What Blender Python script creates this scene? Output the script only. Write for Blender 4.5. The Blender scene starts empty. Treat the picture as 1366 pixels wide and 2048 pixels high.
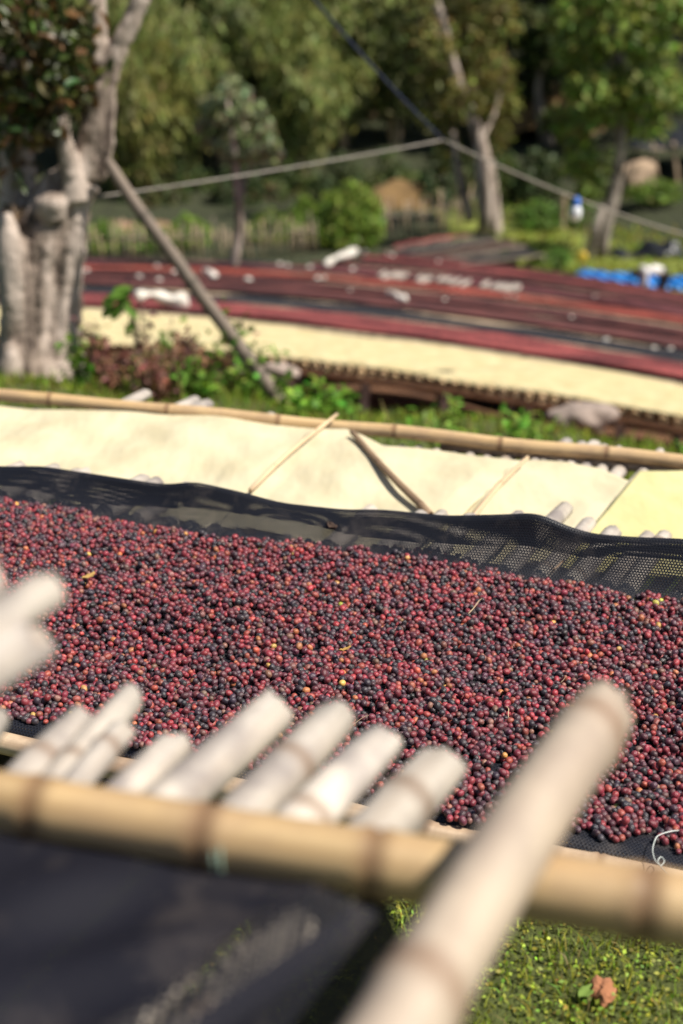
import bpy, math, random
import numpy as np
from mathutils import Vector, Quaternion

random.seed(7)
RNG = np.random.default_rng(11)
SC = bpy.context.scene
COL = SC.collection
R = math.radians

# ------------------------------------------------------------------ camera
CAMZ = 1.40
PITCH = R(22.4)
FPX = 50.0 / 36.0 * 2048.0
cam_d = bpy.data.cameras.new('camera')
cam_d.sensor_fit = 'VERTICAL'
cam_d.sensor_height = 36.0
cam_d.lens = 50.0
cam_d.clip_start = 0.02
cam_d.clip_end = 600.0
cam_d.dof.use_dof = True
cam_d.dof.focus_distance = 2.45
cam_d.dof.aperture_fstop = 2.5
cam_d.dof.aperture_blades = 9
cam = bpy.data.objects.new('camera', cam_d)
COL.objects.link(cam)
cam.location = (0, 0, CAMZ)
cam.rotation_euler = (R(90) - PITCH, 0, 0)
SC.camera = cam

# ------------------------------------------------------------------ sky, sun, exposure
SUN_EL, SUN_AZ = R(54), R(107)          # azimuth clockwise from +Y (the view direction)
world = bpy.data.worlds.new('World')
SC.world = world
world.use_nodes = True
wn = world.node_tree.nodes
wl = world.node_tree.links
sky = wn.new('ShaderNodeTexSky')
sky.sky_type = 'NISHITA'
sky.sun_disc = False
sky.sun_elevation = SUN_EL
sky.sun_rotation = SUN_AZ
wl.new(sky.outputs['Color'], wn['Background'].inputs['Color'])
wn['Background'].inputs['Strength'].default_value = 0.06
sun_d = bpy.data.lights.new('sun', 'SUN')
sun_d.energy = 5.0
sun_d.angle = R(0.53)
sun_d.color = (1.0, 0.94, 0.84)
sun = bpy.data.objects.new('sun', sun_d)
COL.objects.link(sun)
sdir = Vector((math.sin(SUN_AZ) * math.cos(SUN_EL), math.cos(SUN_AZ) * math.cos(SUN_EL), math.sin(SUN_EL)))
sun.rotation_euler = sdir.to_track_quat('Z', 'Y').to_euler()
sun.location = (20, 0, 30)
SC.view_settings.view_transform = 'Standard'
SC.view_settings.look = 'None'
SC.view_settings.gamma = 1.0
SC.view_settings.use_curve_mapping = False
SC.view_settings.exposure = 0.50
SC.render.engine = 'CYCLES'
SC.cycles.use_denoising = True
SC.cycles.transparent_max_bounces = 24
SC.cycles.max_bounces = 8
SC.cycles.sample_clamp_indirect = 8.0

# ------------------------------------------------------------------ photograph -> place helpers
def ray(px, py):
    a = (px - 683.0) / FPX
    b = (1024.0 - py) / FPX
    return np.array([a, math.cos(PITCH) + b * math.sin(PITCH), -math.sin(PITCH) + b * math.cos(PITCH)])

ORG = np.array([0.0, 0.0, CAMZ])

def onplane(px, py, h):
    d = ray(px, py)
    return ORG + d * (-h / d[2])

def at_y(px, py, Y):
    d = ray(px, py)
    return ORG + d * (Y / d[1])

GS = np.array([-40, 0, 1.85, 2.0, 2.4, 3.0, 4.5, 6.0, 7.5, 8.3, 9.2, 10, 11.8, 13.5, 15, 19.5, 22, 26, 33, 36, 46, 55, 70, 100, 200, 400.])
GH = np.array([1.36, 1.36, 1.36, 1.42, 1.62, 1.82, 1.95, 2.12, 2.50, 2.76, 3.3, 3.5, 3.71, 4.0, 4.27, 5.12, 5.59, 6.33, 7.5, 7.6, 7.75, 6.5, 3.5, -6, -30, -50.])

def s_of(X, Y):
    Xc = np.clip(X, -10, 10)
    k = np.clip((np.asarray(Y, float) - 5) / 5, 0, 1)
    k = k * k * (3 - 2 * k)
    return Y + (0.36 + 0.05 * k) * Xc + 0.05 * k * Xc * Xc

def gz(X, Y):
    X = np.asarray(X, float); Y = np.asarray(Y, float)
    s = s_of(X, Y)
    far = np.clip((s - 3.5) / 4, 0, 1)
    n = 0.045 * np.sin(X * 2.1 + 1.3 * np.sin(Y * 1.7)) * np.cos(Y * 2.6 + .7) + 0.03 * np.sin(X * 5.3 + Y * 3.1)
    return CAMZ - np.interp(s, GS, GH) + n * far + 0.006 * np.sin(X * 17 + Y * 9) * np.cos(Y * 13 - X * 5)

def ground(px, py):
    d = ray(px, py)
    prev = 1.0
    t = 1.0
    while t < 200:
        p = ORG + d * t
        if p[2] < gz(p[0], p[1]):
            lo, hi = prev, t
            for _ in range(20):
                m = (lo + hi) / 2
                q = ORG + d * m
                if q[2] < gz(q[0], q[1]): hi = m
                else: lo = m
            return ORG + d * hi
        prev = t
        t *= 1.02
    return ORG + d * 60

def hbed(s):
    return np.interp(s, GS, GH) - 0.5

def fieldpt(X, s, up=0.0):
    Y = s - np.interp(s, [10, 11.8, 21, 33], [.42, .46, .35, .33]) * X - np.interp(s, [10, 21], [.05, .04]) * X * X
    return np.array([X, Y, CAMZ - hbed(s) + up])

# ------------------------------------------------------------------ mesh helpers
def tag(o, label=None, cat=None, group=None, kind=None):
    if label: o['label'] = label
    if cat: o['category'] = cat
    if group: o['group'] = group
    if kind: o['kind'] = kind
    return o

def raw_mesh(name, verts, faces, smooth=True, uv=None, cols=None, fattr=None):
    verts = np.ascontiguousarray(verts, dtype=np.float32)
    me = bpy.data.meshes.new(name)
    if isinstance(faces, np.ndarray):
        k = faces.shape[1]
        me.vertices.add(len(verts)); me.vertices.foreach_set('co', verts.ravel())
        me.loops.add(faces.size); me.loops.foreach_set('vertex_index', np.ascontiguousarray(faces, dtype=np.int32).ravel())
        me.polygons.add(len(faces))
        me.polygons.foreach_set('loop_start', np.arange(0, faces.size, k, dtype=np.int32))
        me.polygons.foreach_set('loop_total', np.full(len(faces), k, dtype=np.int32))
        me.update(calc_edges=True)
    else:
        me.from_pydata([tuple(v) for v in verts], [], faces)
        me.update()
    if smooth:
        me.polygons.foreach_set('use_smooth', np.ones(len(me.polygons), dtype=bool))
    if uv is not None:
        l = me.uv_layers.new(name='UVMap')
        idx = np.empty(len(me.loops), dtype=np.int32); me.loops.foreach_get('vertex_index', idx)
        l.data.foreach_set('uv', np.ascontiguousarray(np.asarray(uv, dtype=np.float32)[idx]).ravel())
    if cols is not None:
        a = me.attributes.new('col', 'FLOAT_COLOR', 'POINT')
        c = np.ones((len(verts), 4), dtype=np.float32); c[:, :3] = cols
        a.data.foreach_set('color', c.ravel())
    if fattr is not None:
        a = me.attributes.new('nd', 'FLOAT', 'POINT')
        a.data.foreach_set('value', np.asarray(fattr, dtype=np.float32))
    return me

def obj(name, me, mat=None, parent=None):
    o = bpy.data.objects.new(name, me)
    COL.objects.link(o)
    if mat is not None and me is not None and len(me.materials) == 0:
        me.materials.append(mat)
    if parent is not None:
        o.parent = parent
        o.location = -Vector(parent.location)
    return o

def empty(name, loc):
    o = bpy.data.objects.new(name, None)
    o.location = tuple(float(v) for v in loc)
    o.empty_display_size = 0.05
    COL.objects.link(o)
    return o

def grid_faces(nu, nv, wrap=False):
    i = np.arange(nu - (0 if wrap else 1))[:, None]; j = np.arange(nv - 1)[None, :]
    a = i * nv + j
    b = ((i + 1) % nu) * nv + j
    return np.stack([a, b, b + 1, a + 1], -1).reshape(-1, 4)

def frame_of(t):
    t = t / (np.linalg.norm(t) + 1e-12)
    ref = np.array([0, 0, 1.0]) if abs(t[2]) < .9 else np.array([1.0, 0, 0])
    a = np.cross(ref, t); a /= np.linalg.norm(a)
    return a, np.cross(t, a)

def tube_data(pts, rad, sides=8, caps=True, lobes=None, seed=0):
    pts = np.asarray(pts, float); n = len(pts)
    rad = np.broadcast_to(np.asarray(rad, float), (n,))
    tang = np.gradient(pts, axis=0)
    vs = []
    ang = np.linspace(0, 2 * math.pi, sides, endpoint=False)
    a0, b0 = frame_of(tang[0])
    for k in range(n):
        t = tang[k] / (np.linalg.norm(tang[k]) + 1e-12)
        a = a0 - t * np.dot(a0, t); a /= np.linalg.norm(a); b = np.cross(t, a); a0 = a
        rr = rad[k] * (np.ones(sides) if lobes is None else lobes(ang, k / (n - 1)))
        vs.append(pts[k] + np.outer(np.cos(ang) * rr, a) + np.outer(np.sin(ang) * rr, b))
    v = np.concatenate(vs)
    f = []
    for k in range(n - 1):
        for i in range(sides):
            j = (i + 1) % sides
            f.append((k * sides + i, k * sides + j, (k + 1) * sides + j, (k + 1) * sides + i))
    if caps:
        f.append(tuple(range(sides - 1, -1, -1)))
        f.append(tuple((n - 1) * sides + i for i in range(sides)))
    return v, f

def join_data(parts):
    V, F, off = [], [], 0
    for v, f in parts:
        V.append(np.asarray(v)); F += [tuple(i + off for i in q) for q in f]; off += len(v)
    return np.concatenate(V), F

def tube(name, pts, rad, mat, parent=None, sides=8, caps=True):
    v, f = tube_data(pts, rad, sides, caps)
    return obj(name, raw_mesh(name, v, f), mat, parent)

def catenary(p0, p1, sag, n=24):
    t = np.linspace(0, 1, n)[:, None]
    p = (1 - t) * p0 + t * p1
    p[:, 2] -= sag * 4 * (t * (1 - t))[:, 0]
    return p

def bamboo_mesh(L, r0, r1, nodes, bend=0.0, sides=14, seed=0, hollow=True, ring=1.10):
    """a culm along +X: swollen ring at every node, slightly crooked, cut open at both ends"""
    rg = np.random.default_rng(seed)
    xs = [(0, 1, 0)]
    for k in range(1, max(3, int(L / 0.08))):
        xs.append((L * k / max(3, int(L / 0.08)), 1, 0))
    for nx in nodes:
        if 0.01 < nx < L - 0.01:
            w = (r0 + r1) * .5
            xs = [q for q in xs if abs(q[0] - nx) > w * .75]
            xs += [(nx - w * .75, 1.0, 0), (nx - w * .24, ring, .7), (nx - w * .02, .975, 1), (nx + w * .22, ring * .985, .75), (nx + w * .7, 1.0, .0)]
    xs = sorted(q for q in xs if 0 <= q[0] < L - .004) + [(L, 1, 0)]
    rings, nd = [], []
    ang = np.linspace(0, 2 * math.pi, sides, endpoint=False)
    ph = rg.uniform(0, 6, 4)
    ov = 1 + .05 * np.sin(2 * ang + ph[0]) + .02 * np.sin(3 * ang + ph[3])
    for x, k, q in xs:
        t = x / L
        r = (r0 * (1 - t) + r1 * t) * k * ov
        cy = bend * math.sin(math.pi * t) + .0025 * math.sin(x * 9 + ph[1])
        cz = .4 * bend * math.sin(math.pi * t + .8) + .002 * math.sin(x * 11 + ph[2])
        rings.append(np.stack([np.full(sides, x), cy + r * np.cos(ang), cz + r * np.sin(ang)], 1)); nd.append(np.full(sides, q))
    n = len(rings)
    for k_, sg_ in ((0, 1), (n - 1, -1)):                      # uneven, slanting saw cut
        rings[k_][:, 0] += sg_ * r0 * np.clip(.35 + .38 * np.cos(ang + ph[1]) + rg.normal(size=sides) * .13, 0, 1.1)
        rings[k_][:, 1:] = rings[k_][:, 1:].mean(0) + (rings[k_][:, 1:] - rings[k_][:, 1:].mean(0)) * .93
    V = np.concatenate(rings); N = np.concatenate(nd)
    F = [tuple(q) for q in []]
    for k in range(n - 1):
        for i in range(sides):
            j = (i + 1) % sides
            F.append((k * sides + j, k * sides + i, (k + 1) * sides + i, (k + 1) * sides + j))
    for end, x, sg in ((0, 0, 1), (n - 1, L, -1)):
        base = V[end * sides:(end + 1) * sides]
        c = base.mean(0)
        off = len(V)
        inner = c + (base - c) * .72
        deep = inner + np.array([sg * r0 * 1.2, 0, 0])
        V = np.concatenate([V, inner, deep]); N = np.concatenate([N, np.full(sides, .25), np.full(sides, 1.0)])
        for i in range(sides):
            j = (i + 1) % sides
            q1 = (end * sides + i, end * sides + j, off + j, off + i); q2 = (off + i, off + j, off + sides + j, off + sides + i)
            if sg < 0: q1 = q1[::-1]; q2 = q2[::-1]
            F += [q1, q2]
        cap = tuple(off + sides + i for i in range(sides))
        F.append(cap if sg > 0 else cap[::-1])
    return raw_mesh('bamboo', V, F, fattr=N)

def orient(o, p0, p1, roll=0.0):
    d = Vector(p1) - Vector(p0)
    q = d.to_track_quat('X', 'Z') @ Quaternion((1, 0, 0), roll)
    o.rotation_euler = q.to_euler()
    base = Vector(o.parent.location) if o.parent else Vector((0, 0, 0))
    o.location = Vector(p0) - base

def pole(name, p0, p1, r0, r1, mat, parent=None, nodes=None, bend=0.0, seed=0, sides=14, roll=0.0):
    p0 = np.asarray(p0, float); p1 = np.asarray(p1, float)
    L = float(np.linalg.norm(p1 - p0))
    if nodes is None:
        rg = np.random.default_rng(seed + 100); nodes = []; x = rg.uniform(.05, .25)
        while x < L: nodes.append(x); x += rg.uniform(.22, .34)
    o = obj(name, bamboo_mesh(L, r0, r1, nodes, bend, sides, seed), mat, parent)
    orient(o, p0, p1, roll)
    return o

def share(name, me, p0, p1, L, parent=None, roll=0.0, thick=1.0):
    """a culm that shares its mesh (built L long) stretched to run from p0 to p1"""
    o = bpy.data.objects.new(name, me); COL.objects.link(o)
    if parent: o.parent = parent
    orient(o, p0, p1, roll)
    k = float(np.linalg.norm(np.asarray(p1) - np.asarray(p0))) / L
    o.scale = (k, thick, thick)
    return o

def leaves_data(C, D, Lg, Wd, rg, fold=False, nrm=None):
    """kite leaves: centre C, long axis D, lengths Lg, widths Wd"""
    n = len(C)
    D = D / (np.linalg.norm(D, axis=1, keepdims=True) + 1e-9)
    if nrm is None: nrm = rg.normal(size=(n, 3))
    S = np.cross(D, nrm); S /= (np.linalg.norm(S, axis=1, keepdims=True) + 1e-9)
    U = np.cross(S, D)
    Lg = np.broadcast_to(Lg, (n,))[:, None]; Wd = np.broadcast_to(Wd, (n,))[:, None]
    a = C - D * Lg * .5
    b = C + D * Lg * .5 - U * Lg * .10
    m = C - D * Lg * .05
    if not fold:
        v = np.stack([a, m + S * Wd * .5, b, m - S * Wd * .5], 1).reshape(-1, 3)
        f = np.arange(n * 4).reshape(-1, 4)
        return v, f, 4
    l = m + S * Wd * .5 + U * Wd * .16
    r = m - S * Wd * .5 + U * Wd * .16
    l2 = C + D * Lg * .28 + S * Wd * .36 + U * Wd * .08
    r2 = C + D * Lg * .28 - S * Wd * .36 + U * Wd * .08
    v = np.stack([a, m, b, l, l2, r, r2], 1).reshape(-1, 3)
    o = (np.arange(n) * 7)[:, None]
    f = np.concatenate([o + np.array([[0, 1, 4, 3]]), o + np.array([[1, 2, 2, 4]]), o + np.array([[0, 5, 6, 1]]), o + np.array([[1, 6, 2, 2]])], 0)
    # quads only: triangles written as 3-gons by a second pass
    q = np.concatenate([o + np.array([[0, 1, 4, 3]]), o + np.array([[0, 5, 6, 1]])], 0)
    t = np.concatenate([o + np.array([[1, 2, 4]]), o + np.array([[1, 6, 2]])], 0)
    tri = np.concatenate([q[:, [0, 1, 2]], q[:, [0, 2, 3]], t], 0)
    return v, tri, 7

def leaf_mesh(name, C, D, Lg, Wd, col, rg, fold=False, nrm=None):
    v, f, k = leaves_data(C, D, Lg, Wd, rg, fold, nrm)
    return raw_mesh(name, v, f, smooth=False, cols=np.repeat(col, k, axis=0))

def vary(base, n, rg, hue=.12, val=.3):
    c = np.array(base)[None, :] * (1 + rg.normal(size=(n, 3)) * hue)
    return np.clip(c * np.exp(rg.normal(size=(n, 1)) * val), .002, .9)

# ------------------------------------------------------------------ materials
def mat_new(name):
    m = bpy.data.materials.new(name); m.use_nodes = True
    return m, m.node_tree.nodes, m.node_tree.links, m.node_tree.nodes['Principled BSDF']

def ramp(nodes, stops):
    r = nodes.new('ShaderNodeValToRGB')
    e = r.color_ramp.elements
    while len(e) < len(stops): e.new(.5)
    for q, (p, c) in zip(e, stops):
        q.position = p; q.color = (*c, 1)
    return r

def mix_rgb(nodes, links, fac, a, b, mode='MIX'):
    m = nodes.new('ShaderNodeMix'); m.data_type = 'RGBA'; m.blend_type = mode
    for sock, val in ((m.inputs[0], fac), (m.inputs[6], a), (m.inputs[7], b)):
        if hasattr(val, 'is_linked') or hasattr(val, 'links'): links.new(val, sock)
        elif isinstance(val, (int, float)): sock.default_value = val
        else: sock.default_value = (*val, 1)
    return m.outputs[2]

def noise(nodes, links, scale, detail=4, rough=.55, vec=None):
    n = nodes.new('ShaderNodeTexNoise'); n.inputs['Scale'].default_value = scale
    n.inputs['Detail'].default_value = detail; n.inputs['Roughness'].default_value = rough
    if vec is not None: links.new(vec, n.inputs['Vector'])
    return n.outputs['Fac']

def math_node(nodes, links, op, a, b=None):
    m = nodes.new('ShaderNodeMath'); m.operation = op
    for i, v in enumerate((a, b)):
        if v is None: continue
        if isinstance(v, (int, float)): m.inputs[i].default_value = v
        else: links.new(v, m.inputs[i])
    return m.outputs[0]

def bump(nodes, links, height, bsdf, strength=.3, dist=.01):
    b = nodes.new('ShaderNodeBump'); b.inputs['Strength'].default_value = strength; b.inputs['Distance'].default_value = dist
    links.new(height, b.inputs['Height']); links.new(b.outputs[0], bsdf.inputs['Normal'])

def bamboo_mat(name, light, mid, dark, stain, stain_amt=.5, rough=.5):
    m, n, l, p = mat_new(name)
    tc = n.new('ShaderNodeTexCoord'); oi = n.new('ShaderNodeObjectInfo')
    mp = n.new('ShaderNodeMapping'); mp.inputs['Scale'].default_value = (2.2, 60, 60)
    av = n.new('ShaderNodeVectorMath'); av.operation = 'ADD'
    sc = n.new('ShaderNodeVectorMath'); sc.operation = 'SCALE'; sc.inputs[3].default_value = 37
    cx = n.new('ShaderNodeCombineXYZ')
    for i in range(3): l.new(oi.outputs['Random'], cx.inputs[i])
    l.new(cx.outputs[0], sc.inputs[0]); l.new(tc.outputs['Object'], av.inputs[0]); l.new(sc.outputs[0], av.inputs[1])
    l.new(av.outputs[0], mp.inputs['Vector'])
    streak = noise(n, l, 1.0, 5, .6, mp.outputs[0])
    c1 = ramp(n, [(.28, mid), (.62, light)]); l.new(streak, c1.inputs[0])
    st = noise(n, l, 9, 5, .6, av.outputs[0])
    sr = ramp(n, [(.44, (0, 0, 0)), (.64, (1, 1, 1))]); l.new(st, sr.inputs[0])
    fac = math_node(n, l, 'MULTIPLY', sr.outputs[0], stain_amt)
    c2 = mix_rgb(n, l, fac, c1.outputs[0], stain)
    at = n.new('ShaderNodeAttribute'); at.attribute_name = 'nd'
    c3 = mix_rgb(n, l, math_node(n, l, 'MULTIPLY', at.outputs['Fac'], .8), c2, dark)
    vr = math_node(n, l, 'ADD', math_node(n, l, 'MULTIPLY', oi.outputs['Random'], .34), .80)
    hv = n.new('ShaderNodeHueSaturation'); l.new(vr, hv.inputs['Value']); l.new(c3, hv.inputs['Color'])
    l.new(hv.outputs[0], p.inputs['Base Color'])
    p.inputs['Roughness'].default_value = rough
    fine = noise(n, l, 1.0, 6, .7, mp.outputs[0])
    bump(n, l, fine, p, .25, .002)
    return m

M = {}
M['rail'] = bamboo_mat('bamboo_tan', (.60, .425, .225), (.47, .30, .14), (.15, .075, .038), (.38, .25, .15), .6, .42)
M['rail_old'] = bamboo_mat('bamboo_aged', (.58, .44, .30), (.42, .29, .18), (.20, .12, .07), (.20, .13, .09), .7, .6)
M['cane'] = bamboo_mat('bamboo_bleached', (.53, .475, .41), (.41, .345, .28), (.20, .13, .085), (.22, .19, .18), .85, .7)
M['cane_big'] = bamboo_mat('bamboo_pale', (.48, .395, .305), (.39, .30, .22), (.22, .135, .085), (.30, .235, .19), .7, .55)
M['stick'] = bamboo_mat('stick_brown', (.30, .20, .12), (.22, .14, .08), (.12, .07, .04), (.16, .10, .06), .5, .7)
M['stick_tan'] = bamboo_mat('stick_tan', (.62, .46, .28), (.50, .36, .22), (.28, .18, .1), (.40, .28, .18), .4, .6)
M['stick_grey'] = bamboo_mat('stick_grey', (.25, .195, .15), (.17, .13, .10), (.10, .08, .06), (.14, .11, .09), .5, .8)

def net_mat(name, pitch, hole, base=(.013, .014, .020), rough=.42, spec=.3):
    m, n, l, p = mat_new(name)
    uv = n.new('ShaderNodeUVMap'); uv.uv_map = 'UVMap'
    sx = n.new('ShaderNodeSeparateXYZ'); l.new(uv.outputs[0], sx.inputs[0])
    v = math_node(n, l, 'MULTIPLY', sx.outputs[1], 1 / (pitch * .8))
    row = math_node(n, l, 'FLOOR', v)
    odd = math_node(n, l, 'MULTIPLY', math_node(n, l, 'MODULO', row, 2.0), .5)
    u = math_node(n, l, 'ADD', math_node(n, l, 'MULTIPLY', sx.outputs[0], 1 / pitch), odd)
    du = math_node(n, l, 'ABSOLUTE', math_node(n, l, 'SUBTRACT', math_node(n, l, 'FRACT', u), .5))
    dv = math_node(n, l, 'ABSOLUTE', math_node(n, l, 'SUBTRACT', math_node(n, l, 'FRACT', v), .5))
    h = math_node(n, l, 'MULTIPLY', math_node(n, l, 'LESS_THAN', du, hole[0]), math_node(n, l, 'LESS_THAN', dv, hole[1]))
    wave = math_node(n, l, 'ADD', math_node(n, l, 'MULTIPLY', du, 2), dv)
    bump(n, l, wave, p, .35, .002)
    tcd = n.new('ShaderNodeTexCoord')
    fd = noise(n, l, 11, 6, .7, tcd.outputs['Object'])
    rd = ramp(n, [(.52, base), (.78, tuple(b_ + k_ for b_, k_ in zip(base, (.055, .045, .036))))]); l.new(fd, rd.inputs[0])
    l.new(rd.outputs[0], p.inputs['Base Color'])
    p.inputs['Roughness'].default_value = rough
    p.inputs['Specular IOR Level'].default_value = spec
    inv = math_node(n, l, 'SUBTRACT', 1.0, h)
    l.new(inv, p.inputs['Alpha'])
    return m

M['net'] = net_mat('black_net', .0062, (.155, .15), base=(.013, .014, .020))
M['net_fg'] = net_mat('black_net_close', .0050, (.07, .07), base=(.011, .011, .017), rough=.6, spec=.12)
M['net_open'] = net_mat('black_net_open_weave', .0085, (.30, .30), base=(.010, .010, .015), rough=.6, spec=.12)
M['net_far'] = net_mat('black_net_distant', .03, (.10, .10), base=(.014, .014, .019), rough=.85)

def cloth_mat(name, c, c2, rough=.6, trans=.18, scale=7):
    m, n, l, p = mat_new(name)
    tc = n.new('ShaderNodeTexCoord')
    f = noise(n, l, scale, 5, .6, tc.outputs['Object'])
    r = ramp(n, [(.35, c2), (.65, c)]); l.new(f, r.inputs[0])
    l.new(r.outputs[0], p.inputs['Base Color'])
    p.inputs['Roughness'].default_value = rough
    mpf = n.new('ShaderNodeMapping'); mpf.inputs['Scale'].default_value = (1.0, .45, 1); mpf.inputs['Rotation'].default_value = (0, 0, .5); l.new(tc.outputs['Object'], mpf.inputs[0])
    f2 = noise(n, l, 6, 3, .45, mpf.outputs[0])
    bump(n, l, f2, p, .55, .05)
    tr = n.new('ShaderNodeBsdfTranslucent'); l.new(r.outputs[0], tr.inputs[0])
    ms = n.new('ShaderNodeMixShader'); ms.inputs[0].default_value = trans
    l.new(p.outputs[0], ms.inputs[1]); l.new(tr.outputs[0], ms.inputs[2])
    l.new(ms.outputs[0], n['Material Output'].inputs[0])
    return m

M['tarp'] = cloth_mat('cream_cloth', (.74, .665, .46), (.70, .615, .40))
M['tarp_y'] = cloth_mat('yellow_cloth', (.74, .68, .35), (.71, .64, .30))
M['white'] = cloth_mat('white_sack', (.80, .76, .68), (.66, .60, .52), .7, .1, 12)
M['blue'] = cloth_mat('blue_tarp', (.06, .38, .92), (.04, .28, .82), .35, .2, 3)
M['blacksheet'] = cloth_mat('black_sheet', (.02, .022, .028), (.012, .013, .017), .35, .0, 5)

def plain(name, c, rough=.6, spec=.5):
    m, n, l, p = mat_new(name)
    tc = n.new('ShaderNodeTexCoord')
    f = noise(n, l, 14, 5, .6, tc.outputs['Object'])
    r = ramp(n, [(.3, tuple(x * .72 for x in c)), (.7, tuple(min(.95, x * 1.15) for x in c))]); l.new(f, r.inputs[0])
    l.new(r.outputs[0], p.inputs['Base Color'])
    p.inputs['Roughness'].default_value = rough
    p.inputs['Specular IOR Level'].default_value = spec
    return m

M['rope'] = plain('pale_rope', (.30, .27, .23), .8)
M['rope_blue'] = plain('blue_rope', (.014, .022, .06), .6)
M['string'] = plain('white_string', (.62, .66, .62), .4)
M['twine_green'] = plain('green_twine', (.42, .58, .46), .5)
M['whiteplastic'] = plain('white_plastic', (.78, .80, .82), .3)
M['blueplastic'] = plain('blue_plastic', (.05, .18, .62), .3)
M['yellowplastic'] = plain('yellow_plastic', (.72, .50, .05), .4)
M['rock'] = plain('pale_rock', (.32, .25, .21), .9)
M['clod'] = plain('red_clod', (.36, .15, .07), .95)
M['skin'] = plain('skin', (.10, .055, .035), .5)
M['hair'] = plain('hair', (.012, .010, .009), .7)
M['shirt'] = plain('white_shirt', (.80, .77, .74), .8)
M['trousers'] = plain('dark_trousers', (.025, .026, .035), .8)

def leaf_mat(name, rough=.5, trans=.35, spec=.4):
    m, n, l, p = mat_new(name)
    a = n.new('ShaderNodeAttribute'); a.attribute_name = 'col'
    l.new(a.outputs['Color'], p.inputs['Base Color'])
    p.inputs['Roughness'].default_value = rough; p.inputs['Specular IOR Level'].default_value = spec
    tr = n.new('ShaderNodeBsdfTranslucent'); l.new(a.outputs['Color'], tr.inputs[0])
    ms = n.new('ShaderNodeMixShader'); ms.inputs[0].default_value = trans
    l.new(p.outputs[0], ms.inputs[1]); l.new(tr.outputs[0], ms.inputs[2])
    l.new(ms.outputs[0], n['Material Output'].inputs[0])
    return m

M['leaf'] = leaf_mat('leaf', .55, .42, .3)
M['leaf_gloss'] = leaf_mat('leaf_glossy', .42, .25, .45)
M['dry'] = leaf_mat('dry_leaf', .8, .15, .2)

def bark_mat(name, a, b, c, scale=5):
    m, n, l, p = mat_new(name)
    tc = n.new('ShaderNodeTexCoord')
    mp = n.new('ShaderNodeMapping'); mp.inputs['Scale'].default_value = (1, 1, .16); l.new(tc.outputs['Object'], mp.inputs[0])
    f = noise(n, l, scale, 7, .65, mp.outputs[0])
    r = ramp(n, [(.39, c), (.47, b), (.57, a)]); l.new(f, r.inputs[0])
    f2 = noise(n, l, scale * .6, 4, .6, tc.outputs['Object'])
    r2 = ramp(n, [(.5, (0, 0, 0)), (.7, (1, 1, 1))]); l.new(f2, r2.inputs[0])
    c2 = mix_rgb(n, l, math_node(n, l, 'MULTIPLY', r2.outputs[0], .35), r.outputs[0], c)
    l.new(c2, p.inputs['Base Color']); p.inputs['Roughness'].default_value = .85
    f3 = noise(n, l, scale * 5, 6, .7, mp.outputs[0])
    bump(n, l, f3, p, .7, .02)
    return m

M['bark'] = bark_mat('pale_bark', (.53, .435, .37), (.29, .225, .18), (.065, .045, .034), 6.5)
M['bark_thin'] = bark_mat('grey_bark', (.34, .29, .24), (.22, .18, .15), (.09, .07, .05), 8)
M['bark_dark'] = bark_mat('dark_bark', (.12, .09, .07), (.08, .06, .045), (.04, .03, .022), 6)

# cherries
def cherry_mat(name, source):
    m, n, l, p = mat_new(name)
    if source == 'inst':
        a = n.new('ShaderNodeAttribute'); a.attribute_type = 'INSTANCER'; a.attribute_name = 'col'; src = a.outputs['Color']
    else:
        a = n.new('ShaderNodeObjectInfo'); src = a.outputs['Color']
    tc = n.new('ShaderNodeTexCoord')
    f = noise(n, l, 160, 4, .6, tc.outputs['Object'])
    fr = ramp(n, [(.38, (.55, .50, .55)), (.62, (1.15, 1.1, 1.1))]); l.new(f, fr.inputs[0])
    c1 = mix_rgb(n, l, 1.0, src, fr.outputs[0], 'MULTIPLY')
    at = n.new('ShaderNodeAttribute'); at.attribute_name = 'nd'
    c2 = mix_rgb(n, l, math_node(n, l, 'MULTIPLY', at.outputs['Fac'], .75), c1, (.10, .055, .03))
    l.new(c2, p.inputs['Base Color'])
    fr2 = ramp(n, [(.35, (.30, .30, .30)), (.7, (.55, .55, .55))]); l.new(f, fr2.inputs[0])
    l.new(fr2.outputs[0], p.inputs['Roughness'])
    p.inputs['Specular IOR Level'].default_value = .62
    p.inputs['Sheen Weight'].default_value = .10
    f2 = noise(n, l, 420, 3, .6, tc.outputs['Object'])
    bump(n, l, f2, p, .35, .0012)
    return m

M['cherry_i'] = cherry_mat('cherry_skin', 'inst')
M['cherry_o'] = cherry_mat('cherry_skin_single', 'obj')

def field_cherry_mat(name, a, b, c, scale=70):
    m, n, l, p = mat_new(name)
    tc = n.new('ShaderNodeTexCoord')
    v = n.new('ShaderNodeTexVoronoi'); v.inputs['Scale'].default_value = scale; l.new(tc.outputs['Object'], v.inputs['Vector'])
    sx = n.new('ShaderNodeSeparateColor'); l.new(v.outputs['Color'], sx.inputs[0])
    r = ramp(n, [(.15, c), (.45, b), (.8, a)]); l.new(sx.outputs[0], r.inputs[0])
    mps = n.new('ShaderNodeMapping'); mps.inputs['Scale'].default_value = (.55, 2.6, 1); mps.inputs['Rotation'].default_value = (0, 0, .36); l.new(tc.outputs['Object'], mps.inputs[0])
    f = noise(n, l, 1.5, 6, .68, mps.outputs[0])
    fr = ramp(n, [(.40, (.26, .30, .36)), (.60, (1.15, 1.12, 1.08))]); l.new(f, fr.inputs[0])
    c1 = mix_rgb(n, l, 1.0, r.outputs[0], fr.outputs[0], 'MULTIPLY')
    l.new(c1, p.inputs['Base Color']); p.inputs['Roughness'].default_value = .85; p.inputs['Specular IOR Level'].default_value = .2
    bump(n, l, v.outputs['Distance'], p, .5, .012)
    return m

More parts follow.
